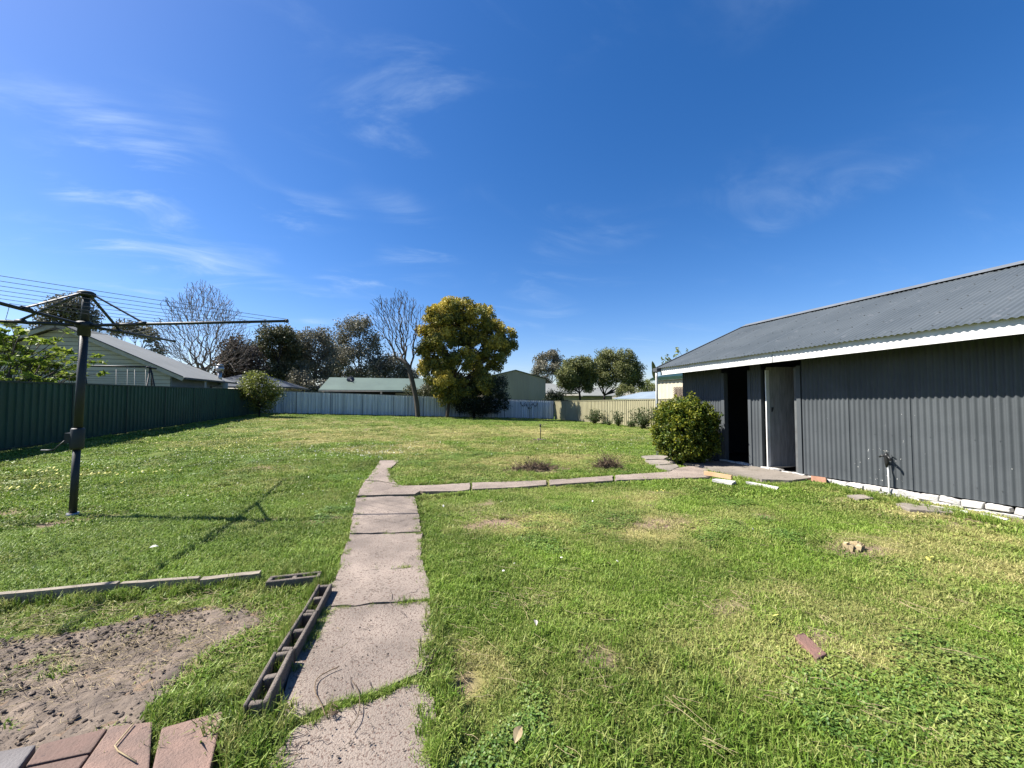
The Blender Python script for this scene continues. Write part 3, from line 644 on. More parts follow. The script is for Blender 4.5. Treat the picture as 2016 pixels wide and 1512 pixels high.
# ridge cap with shadow gaps below
mb = MB(); n = 30; Y = np.linspace(YN-.2, YR+.01, n); prof = [(-.17, -.045), (-.165, -.038), (-.03, .022), (0, .04), (.03, .022), (.17, -.045)]
V = []
for yy in Y: V += [(XR+a, yy, ZR+b_+.012+zs(yy)) for a, b_ in prof]
Q = []; m_ = len(prof)
for i in range(n-1):
    for j in range(m_-1): Q.append([m_*i+j, m_*(i+1)+j, m_*(i+1)+j+1, m_*i+j+1])
mb.add(V, Q); o = mb.build('ridge_cap', M['ridge'], shed); sf = o.modifiers.new('s', 'SOLIDIFY'); sf.thickness = .004; o.parent = r_front; o.matrix_parent_inverse = r_front.matrix_world.inverted(); o.matrix_parent_inverse = Matrix.Identity(4)
# gutter stub and downpipe at the far corner
mb = MB(); z_ = 2.33+zs(YR); mb.box((XE-.10, YR-.07, z_+.02), (XE+.05, YR+.10, z_+.12)); mb.bar((XE, YR+.05, z_+.1), (XR, YR+.05, ZR+zs(YR)-.03), .04, .12); o = mb.build('gutter', M['shed_wall'], shed); bevel(o, .01)
mb = MB(); mb.tube([(XE-.04, YR+.02, z_+.03), (XE-.04, YR+.02, z_-.1), (XE-.04, YR+.03, -.2)], .032, 10); mb.build('downpipe', M['white_paint'], shed)

# little things along the shed
P = G(1612, 950, .0)
mb = MB(); mb.box((P[0]-.055, P[1]-.11, -.0+P[2]), (P[0]+.055, P[1]+.11, P[2]+.10), rz=.5, ry=.35, jit=.006); o = mb.build('broken_tile', M['terracotta']); bevel(o, .008, 2); tag(o, 'terracotta tile piece leaning on the shed base by the paving', 'tile')
mb = MB(); A = G(1387, 931, .09); Bp = G(1441, 940, .09); mb.bar(A, Bp, .05, .075); o = mb.build('timber_offcut', M['timber_new']); bevel(o, .003); tag(o, 'raw pine offcut lying on the paving by the round hedge', 'timber offcut')
A = G(1425, 947, .03); Bp = G(1462, 950, .03)
mb = MB(); mb.box((A[0]-.12, A[1]-.18, A[2]-.03), (A[0]+.10, A[1]+.16, A[2]+.012), rz=.4, jit=.01); o = mb.build('broken_slab', M['white_brick']); tag(o, 'white painted concrete scrap in the grass below the pine offcut', 'slab piece')
A = G(1500, 955, .03)
mb = MB(); mb.box((A[0]-.05, A[1]-.25, A[2]-.03), (A[0]+.05, A[1]+.25, A[2]+.01), rz=.15, jit=.01); o = mb.build('broken_slab', M['white_brick']); tag(o, 'narrow white concrete scrap at the front corner of the paving', 'slab piece')
mb = MB(); A = G(1790, 990, .03); Bp = G(1905, 1008, .03); mb.bar(A, Bp, .03, .025); o = mb.build('white_strip', M['white_paint']); tag(o, 'longer flaking white timber strip on the ground beside the tap', 'timber strip')
mb = MB(); A = G(1932, 1011, .02); Bp = G(1985, 1023, .02); mb.bar(A, Bp, .025, .02); o = mb.build('white_strip', M['white_paint']); tag(o, 'short white timber strip in the grass at the right edge', 'timber strip')
mb = MB(); Ps = [G(*p, .05) for p in ((1762,990),(1800,987),(1868,1001),(1880,1008),(1790,1001))]; mb.prism([(p[0], p[1], p[2]-.05) for p in Ps], -.02, .045); o = mb.build('flat_stone', M['concrete2']); bevel(o, .01); tag(o, 'long flat concrete slab in the grass at the shed base near the tap', 'slab')
mb = MB(); Ps = [G(*p, .03) for p in ((1668,975),(1700,974),(1722,981),(1690,983))]; mb.prism([(p[0], p[1], p[2]-.03) for p in Ps], -.02, .035); o = mb.build('flat_stone', M['concrete2']); tag(o, 'small flat stone in the grass left of the tap', 'stone')

# garden tap
TB = G(1751, 978); TB = np.array([7.57, atX(1751, 975, 7.57)[1], 0]); TB[2] = float(gz(TB[0], TB[1])) - .02
tap = empty('garden_tap', TB, 'garden tap on a bent white riser pipe against the shed wall', 'tap')
mb = MB(); x, y, z = TB; ht = atX(1750, 893, 7.57)[2]
mb.tube([(x, y, z-.05), (x, y, z+.1), (x-.004, y, .33), (x+.005, y+.01, .40), (x, y+.016, .47), (x, y+.02, ht-.06)], .012, 8); mb.build('pipe', M['white_paint'], tap)
mb = MB(); mb.tube([(x, y+.02, ht-.22), (x, y+.02, ht-.15), (x, y+.02, ht-.06), (x, y+.02, ht)], [.016, .026, .030, .022], 10)
mb.tube([(x, y+.02, ht-.05), (x-.05, y-.01, ht-.03), (x-.08, y-.06, ht-.06), (x-.082, y-.075, ht-.10)], [.018, .017, .015, .017], 8)
mb.tube([(x, y+.02, ht-.05), (x-.02, y+.07, ht-.04), (x-.03, y+.10, ht-.07)], [.016, .015, .013], 8)
mb.build('body', M['black_plastic'], tap)
mb = MB(); mb.tube([(x, y+.02, ht), (x-.01, y+.018, ht+.035)], .007, 6); mb.tube([(x-.01, y-.02, ht+.035), (x-.01, y+.055, ht+.037)], .007, 6); mb.tube([(x-.045, y+.018, ht+.035), (x+.025, y+.018, ht+.037)], .007, 6); mb.build('handle', M['steel'], tap)

# ------------------------------------------------------------------ fences
def fence(name, label, p0, p1, H, bays, mats, ribs=11, amp=.018, gap=.03, prof=((0, 0), (.17, 0), (.23, 1), (.94, 1), (.99, 0))):
    p0 = np.array(p0, float); p1 = np.array(p1, float); L = np.linalg.norm(p1-p0); d = (p1-p0)/L; nrm = np.array([-d[1], d[0]])
    root = empty(name, (p0[0], p0[1], float(gz(*p0))), label, 'fence')
    pt = lambda s: p0 + d*s
    for i in range(bays):
        s0 = L*i/bays; s1 = L*(i+1)/bays
        za = float(gz(*pt(s0))) ; zb = float(gz(*pt(s1)))
        mb = MB(); S = []; O = []
        w = (s1-s0-.05)/ribs
        for r in range(ribs):
            b0 = s0+.025+r*w
            for f, o_ in prof: S.append(b0+f*w); O.append(o_*amp)
        S.append(s1-.025); O.append(0)
        S = np.array(S); O = np.array(O); base = p0[None] + d[None]*S[:, None] + nrm[None]*(O-amp/2)[:, None]
        zg = za + (zb-za)*(S-s0)/(s1-s0); k = len(S)
        V = np.concatenate([np.column_stack([base, zg+gap]), np.column_stack([base, zg+H-.02])])
        mb.add(V, [[j, j+1, j+k+1, j+k] for j in range(k-1)])
        mb.build('panel', mats[0], root)
        mb = MB(); a = pt(s0+.0255); b_ = pt(s1-.0255)
        mb.bar((a[0], a[1], za+H), (b_[0], b_[1], zb+H), .05, .045); mb.build('top_rail', mats[1], root)
        mb = MB(); mb.bar((a[0], a[1], za+gap+.01), (b_[0], b_[1], zb+gap+.01), .05, .06); mb.build('bottom_rail', mats[1], root)
    for i in range(bays+1):
        q = pt(L*i/bays); z = float(gz(*q)); mb = MB(); ang_ = math.atan2(d[1], d[0])
        mb.box((q[0]-.025, q[1]-.032, z-.1), (q[0]+.025, q[1]+.032, z+H+.012), rz=ang_); mb.build('post', mats[1], root)
    return root
gf = fence('green_fence', 'dark green steel panel fence along the left side of the yard', (-9.5, 2.6), (-9.5, 33.97), 1.80, 12, (M['green_fence'], M['green_post']), amp=.03)
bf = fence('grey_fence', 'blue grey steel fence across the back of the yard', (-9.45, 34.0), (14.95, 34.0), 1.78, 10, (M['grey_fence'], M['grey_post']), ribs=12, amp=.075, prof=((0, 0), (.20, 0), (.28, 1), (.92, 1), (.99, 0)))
cf = fence('cream_fence', 'khaki cream steel fence on the right behind the small bushes', (15.1, 33.97), (15.1, 6.0), 1.74, 12, (M['cream_fence'], M['cream_post']), ribs=11, amp=.035)
# faint sprayed scribble on the back fence
mb = MB()
for c0 in ((1028, 796, 7), (1040, 800, 9), (1052, 797, 6)):
    pts = []
    for t in np.linspace(0, 6.5, 16): pts.append(atY(c0[0] + c0[2]*.7*math.cos(t*1.3) + t*.5, c0[1] + c0[2]*.6*math.sin(t*2.1), 33.965))
    for p, q in zip(pts[:-1], pts[1:]):
        u = q-p; nn = np.array([-u[2], 0, u[0]]); nn = nn/(np.linalg.norm(nn)+1e-9)*.022; mb.add([p-nn, q-nn, q+nn, p+nn], [[0,1,2,3]])
mb.build('graffiti', M['graffiti'], bf)

# ------------------------------------------------------------------ rotary clothes hoist
HB = G(143, 1014); hz = float(gz(HB[0], HB[1]))
hub = np.array([HB[0]-.0, HB[1], atY(155, 640, HB[1])[2]])
hoist = empty('clothes_hoist', (HB[0], HB[1], hz), 'dark rotary clothes hoist standing on the left lawn', 'clothes hoist')
lean = np.array([.035, .02])
def hp(z): t = (z-hz)/2.9; return np.array([HB[0]+lean[0]*t, HB[1]+lean[1]*t, z])
hub = hp(hub[2]); top = atY(160, 575, HB[1])[2]
zc0, zc1 = atY(146, 880, HB[1])[2], atY(146, 846, HB[1])[2]
mb = MB(); mb.tube([hp(hz-.1), hp(zc0+.02)], .038, 16); mb.build('lower_pole', M['hoist'], hoist, smooth=False)
mb = MB(); mb.tube([hp(zc0), hp(hub[2]-.05)], .043, 16); mb.tube([hp(hub[2]), hp(top)], .039, 16); mb.build('upper_pole', M['hoist'], hoist)
mb = MB(); mb.tube([hp(hz-.02), hp(hz+.03)], [.062, .058], 16); mb.build('ground_collar', M['steel'], hoist)
mb = MB(); mb.tube([hp(zc0-.03), hp(zc0), hp(zc1), hp(zc1+.02)], [.06, .066, .066, .056], 16); mb.box(hp(zc0)+(-.105, -.04, .05), hp(zc1)+(-.04, .04, -.04)); cb = mb.build('crank_box', M['hoist'], hoist)
mb = MB(); c_ = hp((zc0+zc1)/2); e_ = c_ + (-.20, -.05, -.14); mb.tube([c_+(-.1, 0, 0), e_], .007, 8); mb.tube([e_+(.0, 0, 0), e_+(-.14, .045, .0)], .012, 8); ch = mb.build('crank_handle', M['hoist']); ch.parent = cb
mb = MB(); mb.tube([hp(hub[2]-.14), hp(hub[2]-.13), hp(hub[2]-.04), hp(hub[2]-.03), hp(hub[2]+.035), hp(hub[2]+.05)], [.05, .062, .062, .088, .088, .06], 16); mb.build('hub', M['hoist'], hoist)
mb = MB(); mb.tube([hp(top-.05), hp(top-.045), hp(top), hp(top+.018)], [.05, .088, .088, .06], 16); mb.build('top_cap', M['hoist'], hoist)
rise = .12; arms = []
endA = hub + np.array([2.60, -.46, .0]); ra = ray(565, 632)
# arm ends measured in the photo: right end, far end; the other two are opposite them
tA = np.linalg.norm(hub[:2]-0)  
def end_on(px, py, z): r = ray(px, py); t = (z-CAM_H)/r[2]; return r*t + np.array([0, 0, CAM_H])
EA = end_on(565, 632, hub[2]+.10); EB = end_on(343, 672, hub[2]+.13)
EC = hub - (EA-hub)*np.array([1, 1, -1]); ED = hub + np.array([-.30, -2.35, .13])
for E, sect in ((EA, 0), (EB, 0), (EC, 0), (ED, 0)):
    mb = MB(); u = (E-hub)/np.linalg.norm(E-hub); mb.tube([hub+u*.06, E], [.021, .017], 10); mb.tube([E-u*.012, E+u*.012], .026, 10)
    mb.build('arm', M['hoist'], hoist); arms.append((E, u))
for (E, u), f in zip(arms, (.275, .30, .30, .30)):
    L = np.linalg.norm(E-hub); q = hub + u*L*f + np.array([0, 0, .03]); mb = MB(); s_ = hp(top-.02) + u*np.array([.07, .07, 0])
    mb.bar(s_, q, .030, .016); mb.tube([q-u*.05+(0, 0, -.02), q+u*.05+(0, 0, -.02)], .028, 8); mb.build('brace', M['hoist'], hoist)
for k_ in range(7):
    f = 1 - k_*.105; mb = MB()
    pts = [hub + (E-hub)*f + np.array([0, 0, .025]) for E, u in arms]
    for i in range(4):
        p, q = pts[i], pts[(i+1) % 4]; mid = [p + (q-p)*t - np.array([0, 0, .012*math.sin(math.pi*t)]) for t in np.linspace(0, 1, 7)]
        mb.tube(mid, .0026, 4, caps=False)
    mb.build('clothes_line', M['wire'], hoist)

# ------------------------------------------------------------------ foliage generators
def leaves(mb, cen, n, spread, size, tint=0.0, aspect=.55, flat=0.0, tj=0.1, up=None):
    """n leaf faces round each centre; cen (k,3); pointed rhombus leaves folded along the midrib are two triangles"""
    cen = np.asarray(cen); k = len(cen); N = k*n
    o_ = rng.normal(0, 1, (N, 3)); o_ /= np.linalg.norm(o_, axis=1)[:, None]; c = np.repeat(cen, n, 0) + o_ * (rng.random((N, 1))**.45) * 1.65 * np.asarray(spread)
    d = rng.normal(0, 1, (N, 3)); d[:, 2] *= (1-flat); 
    if up is not None: d += np.array(up)
    d /= np.linalg.norm(d, axis=1)[:, None] + 1e-9
    e = rng.normal(0, 1, (N, 3)); s_ = np.cross(d, e); s_ /= np.linalg.norm(s_, axis=1)[:, None] + 1e-9
    sz = size * rng.uniform(.6, 1.35, (N, 1))
    V = np.stack([c - d*sz*.5, c + s_*sz*aspect*.5, c + d*sz*.5, c - s_*sz*aspect*.5], 1).reshape(-1, 3)
    Q = np.arange(N*4).reshape(-1, 4)
    t = np.repeat(np.broadcast_to(tint, (k,)), n) + rng.normal(0, tj, N)
    mb.add(V, Q, a=np.repeat(np.clip(t, 0, 1), 4))
def limb(mb, a, b, r0, r1, n=6, wob=.06, seg=6):
    a = np.array(a, float); b = np.array(b, float); L = np.linalg.norm(b-a); P = []
    off = rng.normal(0, wob*L, 3)
    for t in np.linspace(0, 1, seg+1):
        P.append(a + (b-a)*t + off*math.sin(math.pi*t) + rng.normal(0, wob*L*.15, 3)*(0 < t < 1))
    mb.tube(P, np.linspace(r0, r1, seg+1), n); return P
def crown_tree(name, label, cat, Y, base, lobes, leafm, barkm, size, nclump, nleaf, spread, trunk_r=.15, gold=0.0, group=None, depth=1.0, fork=None, aspect=.55, shell=.35, squash=.85, goldfn=None, base_z=None):
    """lobes: (px, py, r_px) measured on the photo, placed at depth plane Y with real radii"""
    bx = atY(base[0], base[1], Y); z0 = float(gz(bx[0], Y)) if base_z is None else base_z
    root = empty(name, (bx[0], Y, z0), label, cat, group)
    cs = []
    for px, py, rp in lobes:
        c = atY(px, py, Y); r = rp / px_per_m(c); c[1] += rng.uniform(-1, 1) * r * depth * .9; cs.append((c, r))
    tm = MB(); fk = atY(*fork, Y) if fork else np.array([bx[0], Y, z0 + (min(c[2] for c, r in cs) - z0)*.6 + .3])
    limb(tm, (bx[0], Y, z0-.15), fk, trunk_r*1.25, trunk_r*.8, 8, .03)
    for c, r in cs:
        P = limb(tm, fk, c, trunk_r*.5, trunk_r*.14, 5, .08)
        for _ in range(4):
            q = c + rng.normal(0, .5, 3)*r; limb(tm, P[rng.integers(3, 6)], q, trunk_r*.16, trunk_r*.04, 4, .1, 4)
    tm.build('trunk', barkm, root)
    lm = MB(); R3 = sum(r**2 for c, r in cs)
    for c, r in cs:
        k = max(6, int(nclump * r*r / R3))
        d = rng.normal(0, 1, (k, 3)); d /= np.linalg.norm(d, axis=1)[:, None]
        rad = r * (shell + (1-shell)*rng.random((k, 1))**.6) * rng.uniform(.85, 1.12, (k, 1)); P = c + d*rad*np.array([1, depth, squash])
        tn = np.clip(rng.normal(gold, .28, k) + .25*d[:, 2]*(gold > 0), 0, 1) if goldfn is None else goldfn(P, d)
        leaves(lm, P, nleaf, spread, size, tn, aspect)
    lm.build('crown', leafm, root, attr='tint')
    return root
def attract_tree(name, label, Y, trunk_px, lobes, ntip, minr, r0, barkm, seed=1, base_z=None, group=None, ex=.56, cth=.965):
    """branches grow from the trunk to tips spread through the crown; limb thickness follows the number of twigs it carries"""
    rs = np.random.default_rng(seed)
    T0 = [atY(x, y, Y) for x, y in trunk_px]; z = float(gz(T0[0][0], Y)) if base_z is None else base_z; T0[0][2] = z - .1
    root = empty(name, (T0[0][0], Y, z), label, 'tree', group)
    P = [np.array(p) for p in T0]; par = [-1] + list(range(len(P)-1)); base = P[0]; nt0 = len(P)
    cs = [(atY(x, y, Y), r / px_per_m(atY(x, y, Y))) for x, y, r in lobes]; W = np.array([r**2 for c, r in cs]); W /= W.sum(); tips = []
    for _ in range(ntip):
        c, r = cs[rs.choice(len(cs), p=W)]; d = rs.normal(0, 1, 3); d /= np.linalg.norm(d); tips.append(c + d*r*rs.random()**.33*np.array([1, 1.1, 1]))
    fk = P[-1]; tips.sort(key=lambda t: np.linalg.norm(t-fk))
    for t in tips:
        A = np.array(P[1:]); v = t - A; D = np.linalg.norm(v, axis=1) + 1e-6
        rad = A - (fk - np.array([0, 0, 1.0])); rad /= np.linalg.norm(rad, axis=1)[:, None] + 1e-6
        ca = (v*rad).sum(1)/D; cost = D*(1 + 3.2*np.clip(cth-ca, 0, 2)); k = int(np.argmin(cost)) + 1
        q = P[k]; L = np.linalg.norm(t-q); m = max(2, int(L/.45)); cur = rad[k-1]*L*.07; j = k
        for i in range(1, m+1):
            f = i/m; P.append(q + (t-q)*f + cur*math.sin(math.pi*f) + rs.normal(0, .022*min(L, 2), 3)*(f < 1)); par.append(j); j = len(P)-1
    w = np.zeros(len(P)); ch = [0]*len(P)
    for i in range(len(P)-1, 0, -1):
        if w[i] == 0: w[i] = 1
        w[par[i]] += w[i]
    wr = (w / w[0])**ex * r0; wr = np.maximum(wr, minr*.75)
    mb = MB(); seen = {}
    for i in range(1, len(P)):
        a, b = P[par[i]], P[i]; ra = min(wr[par[i]], wr[i]*1.25); mb.tube([a, b], [ra, wr[i] if w[i] > 1 else wr[i]*.7], 7 if wr[i] > .08 else 4 if wr[i] > .03 else 3, caps=False)
    mb.build('branches', barkm, root); return root

# big golden tree by the back fence
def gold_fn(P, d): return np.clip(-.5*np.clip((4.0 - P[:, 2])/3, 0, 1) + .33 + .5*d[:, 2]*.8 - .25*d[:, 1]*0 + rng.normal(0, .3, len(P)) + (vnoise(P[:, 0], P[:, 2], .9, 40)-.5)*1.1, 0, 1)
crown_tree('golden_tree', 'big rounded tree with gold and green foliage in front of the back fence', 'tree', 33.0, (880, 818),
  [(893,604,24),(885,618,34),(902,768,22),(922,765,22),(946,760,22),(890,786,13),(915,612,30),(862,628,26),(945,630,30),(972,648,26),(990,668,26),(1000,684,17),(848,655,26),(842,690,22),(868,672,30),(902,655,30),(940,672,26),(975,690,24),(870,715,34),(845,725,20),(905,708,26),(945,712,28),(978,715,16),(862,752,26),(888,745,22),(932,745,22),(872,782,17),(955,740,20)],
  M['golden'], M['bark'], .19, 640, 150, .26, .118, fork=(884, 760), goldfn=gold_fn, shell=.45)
crown_tree('dark_shrub', 'dense dark shrub under the golden tree against the back fence', 'shrub', 32.7, (935, 822),
  [(925,790,22),(905,785,16),(935,768,18),(950,780,24),(972,768,24),(985,785,16),(940,805,20),(968,800,22),(908,800,14),(983,752,16),(995,800,8)], M['dark_shrub'], M['bark_dark'], .14, 420, 30, .22, .09)
attract_tree('bare_tree', 'leafless tree with a leaning trunk beside the golden tree', 33.0, [(823,822),(821,800),(818,778),(812,752),(806,728)],
  [(750,625,30),(765,600,26),(790,600,28),(810,610,26),(770,640,34),(745,600,18),(805,650,26),(825,640,18),(790,578,16),(820,680,14),(780,680,26)], 750, .026, .20, M['bark_bare'], seed=3)
attract_tree('bare_tree', 'pale fan shaped leafless tree behind the weatherboard house roof', 48.0, [(405,790),(404,765),(402,745),(400,730)],
  [(370,620,34),(405,600,44),(445,640,40),(335,655,34),(325,690,24),(420,680,44),(365,690,38),(462,690,30),(395,575,26),(480,660,16),(440,610,26),(335,690,14),(475,720,18),(490,680,16),(320,640,18),(350,600,26),(480,700,22),(310,670,12)], 3200, .027, .34, M['bark_grey'], seed=4, base_z=.3, ex=.62, cth=.978)
# background trees, each its own thing
grp = 'trees beyond the back fence'
crown_tree('gum_tree', 'tall grey gum with open crown right above the green roof', 'tree', 66, (715, 780), [(690,645,26),(712,640,22),(672,668,18),(735,670,22),(700,690,26),(740,705,22),(675,715,20),(755,725,16),(715,735,18)], M['gum'], M['bark_grey'], .32, 330, 34, .55, .22, group=grp, gold=.25, base_z=-1, fork=(712, 745), shell=.25)
crown_tree('gum_tree', 'thin grey gum left of the green roofed house', 'tree', 62, (620, 790), [(605,665,22),(632,660,20),(590,690,20),(620,700,26),(645,690,18),(600,730,22),(635,740,22),(650,720,15)], M['gum'], M['bark_grey'], .30, 300, 32, .52, .20, group=grp, gold=.3, base_z=-1, fork=(618, 745), shell=.25)
crown_tree('evergreen_tree', 'dark broad evergreen behind the lime shrub', 'tree', 60, (545, 790), [(535,665,26),(560,660,22),(515,690,24),(548,700,28),(575,690,20),(530,735,26),(565,735,24)], M['evergreen'], M['bark_dark'], .30, 420, 40, .5, .3, group=grp, gold=.15, base_z=-1, fork=(545, 750))
crown_tree('evergreen_tree', 'brownish evergreen filling the gap below the gums', 'tree', 56, (590, 795), [(585,745,20),(605,765,18),(565,770,16),(625,772,12),(640,760,12)], M['gum'], M['bark_dark'], .26, 240, 26, .4, .15, group=grp, gold=.6, base_z=-1)
crown_tree('drooping_tree', 'dark maroon domed weeping tree right of the pale bare tree', 'tree', 52, (478, 795), [(470,690,26),(455,715,26),(490,705,24),(500,730,20),(440,740,22),(480,745,26)], M['maroon'], M['bark_dark'], .30, 380, 26, .45, .25, group=grp, base_z=-1)
crown_tree('gum_tree', 'low spreading gum behind the leaning bare tree', 'tree', 64, (770, 780), [(770,715,20),(790,735,18),(752,740,18),(775,752,14),(812,740,14),(740,722,16)], M['gum'], M['bark_grey'], .32, 240, 32, .5, .2, group=grp, gold=.35, base_z=-1, shell=.25)
crown_tree('gum_tree', 'pale trunked gum between the broad evergreen and the thin grey gum', 'tree', 72, (585, 790), [(580,672,18),(598,690,20),(575,700,20),(590,720,20),(612,720,18),(570,735,16),(640,672,14),(655,700,16)], M['gum'], M['bark_grey'], .32, 280, 32, .55, .15, group=grp, gold=.3, base_z=-1, fork=(586, 755), shell=.25)
crown_tree('gum_tree', 'hazy back gum filling the line between the two tall grey gums', 'tree', 78, (668, 790), [(660,690,20),(672,710,20),(655,730,20),(690,735,18),(725,740,18),(700,755,14),(670,752,14)], M['gum'], M['bark_grey'], .34, 280, 32, .6, .2, group=grp, gold=.4, base_z=-1, fork=(668, 765), shell=.25)
crown_tree('evergreen_tree', 'low dark undergrowth tree behind the dark roofed house', 'tree', 58, (600, 798), [(600,765,14),(580,772,12),(618,775,12),(560,768,12),(632,778,10)], M['evergreen'], M['bark_dark'], .26, 240, 34, .35, .1, group=grp, gold=.2, base_z=-1)
crown_tree('gum_tree', 'dark flat topped gum behind the peak of the weatherboard house', 'tree', 60, (140, 720), [(130,605,20),(155,600,20),(108,618,15),(170,622,16),(95,632,14),(140,630,18),(185,640,12),(78,640,8)], M['gum'], M['bark_dark'], .32, 260, 22, .5, .3, group=grp, gold=.15, base_z=0)
crown_tree('gum_tree', 'distant low gum seen over the house roof beside the hoist arm', 'tree', 70, (270, 720), [(240,640,12),(262,648,14),(285,655,14),(302,668,10),(315,690,10),(225,655,10)], M['gum'], M['bark_grey'], .34, 170, 18, .5, .2, group=grp, gold=.3, base_z=0)
crown_tree('gum_tree', 'grey gum above the cream gabled shed roof', 'tree', 70, (1080, 790), [(1090,700,14),(1072,708,14),(1100,712,14),(1062,725,15),(1085,728,14),(1052,735,10),(1108,735,12),(1078,748,12)], M['gum'], M['bark_grey'], .32, 280, 32, .45, .2, group=grp, gold=.25, base_z=-1, shell=.25)
crown_tree('round_tree', 'green tree with open lower branches left of the taller rounded one', 'tree', 46, (1143, 795), [(1130,722,20),(1152,720,20),(1112,738,18),(1165,740,18),(1138,745,22),(1108,755,12),(1160,760,12),(1122,762,12)], M['round_tree'], M['bark_dark'], .22, 520, 44, .36, .16, group=grp, gold=.15, base_z=-1, fork=(1141, 775))
crown_tree('round_tree', 'tall rounded olive green tree behind the cream fence', 'tree', 48, (1194, 795), [(1200,704,22),(1220,708,20),(1182,722,20),(1238,728,20),(1212,735,26),(1185,748,18),(1240,752,18),(1255,745,12),(1262,758,8),(1172,738,14)], M['round_tree'], M['bark_dark'], .22, 700, 44, .36, .18, group=grp, gold=.1, base_z=-1, fork=(1190, 778))
crown_tree('garden_shrub', 'low bushy shrub left of the pale blue roof', 'shrub', 42, (1232, 800), [(1228,766,11),(1245,768,9),(1215,772,9)], M['round_tree'], M['bark_dark'], .16, 90, 26, .22, .05, group=grp, gold=.2, base_z=-1)
crown_tree('garden_shrub', 'yellow green shrub behind the pale blue roof', 'shrub', 52, (1275, 800), [(1272,758,11),(1288,764,10),(1262,766,9),(1280,770,9)], M['yshrub'], M['bark_dark'], .2, 90, 26, .28, .05, group=grp, gold=.2, base_z=-1)
crown_tree('garden_shrub', 'dark shrub between the cream shed and the round trees', 'shrub', 41, (1090, 800), [(1085,778,10),(1098,782,10),(1105,776,7),(1080,790,8)], M['dark_shrub'], M['bark_dark'], .16, 100, 26, .25, .05, group=grp, base_z=-1)
crown_tree('garden_shrub', 'leafy shrub behind the back fence beside the bare trunk', 'shrub', 37, (845, 800), [(845,765,14),(860,758,12),(808,768,10),(832,772,10),(872,768,10)], M['evergreen'], M['bark_dark'], .16, 130, 26, .25, .05, group=grp, gold=.3, base_z=-.2)

# lime shrub in the left back corner
crown_tree('corner_shrub', 'lime green shrub in the corner of the green and grey fences', 'shrub', 30.0, (512, 812),
  [(505,760,24),(485,768,16),(530,762,18),(520,785,20),(495,742,13),(540,778,14),(515,745,14),(500,785,15),(515,803,9),(498,800,12),(530,800,11),(550,770,8),(480,752,8),(478,780,9)], M['yshrub'], M['bark_dark'], .12, 420, 18, .22, .05, gold=.2, shell=.15)
# round hedge by the shed doors
HP = G(1345, 913); HP = np.array([6.72, 7.55, 0]); HP[2] = float(gz(HP[0], HP[1]))
hedge = empty('round_hedge', HP, 'clipped rounded hedge bush with yellow green tips painted sunlit on the left, beside the shed door', 'hedge')
mb = MB(); N = 3000; d_ = rng.normal(0, 1, (N, 3)); d_ /= np.linalg.norm(d_, axis=1)[:, None]
d_ = np.sign(d_)*np.abs(d_)**.8; rr_ = (rng.random((N, 1))**.35); bmp = 1 + .10*np.sin(d_[:, :1]*7+1)*np.cos(d_[:, 2:]*6)
rr_ = np.where(rng.random((N, 1)) < .05, rr_*rng.uniform(1.0, 1.22, (N, 1)), rr_); bmp = bmp + .07*np.sin(d_[:, 1:2]*11)*np.sin(d_[:, 2:]*9+2)
Pn = d_*rr_*bmp*np.array([.67, .68, .76]) + np.array([0, 0, .80]); Pn = Pn[Pn[:, 2] > .02] + HP
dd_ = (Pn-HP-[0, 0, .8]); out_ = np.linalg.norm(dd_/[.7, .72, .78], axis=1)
leaves(mb, Pn, 13, .045, .055, np.clip((out_-.85)*2.6, 0, 1)*np.clip(.25 - .45*dd_[:, 0] + .35*dd_[:, 2], 0, .9) + rng.normal(0, .10, len(Pn)), .62); mb.build('foliage', M['hedge'], hedge, attr='tint')  # outer tips tinted yellow on the left and top, sunlight put into the colour
mb = MB()
for _ in range(9): limb(mb, HP+rng.normal(0, .06, 3)*[1, 1, 0], HP+np.array([rng.uniform(-.5, .5), rng.uniform(-.5, .5), rng.uniform(.5, 1.3)]), .02, .006, 5, .08)
mb.build('stem', M['bark_dark'], hedge)
# three sparse bushes and stubs in front of the cream fence
def small_bush(px, py, h, w, n, label, seed=0, up=.6):
    P = atX(px, py, 14.3); P[2] = float(gz(P[0], P[1])); root = empty('garden_bush', P, label, 'bush', 'bushes along the cream fence'); st = MB(); tips = []
    for _ in range(n):
        e = P + np.array([rng.normal(0, w*.5), rng.normal(0, w*.5), h*rng.uniform(.45, 1.05)]); q = limb(st, P+rng.normal(0, .05, 3)*[1, 1, 0], e, .014, .005, 4, .06, 5); tips += q[2:]
    st.build('stem', M['twig'], root); lm = MB(); leaves(lm, np.array(tips), 14, .09, .085, 0, .6); lm.build('foliage', M['rose'], root, attr='tint')
small_bush(1170, 833, .95, .75, 34, 'low round bush, farthest of those along the cream fence')
small_bush(1218, 836, 1.05, .5, 16, 'thin upright bush between the two fuller ones on the cream fence')
small_bush(1266, 843, 1.15, .75, 36, 'full bush on the cream fence nearest the round hedge')
small_bush(1196, 836, .35, .3, 6, 'tiny dark stub of a plant right of the far round bush on the cream fence')
small_bush(1242, 840, .35, .4, 8, 'tiny plant just left of the bush nearest the round hedge')
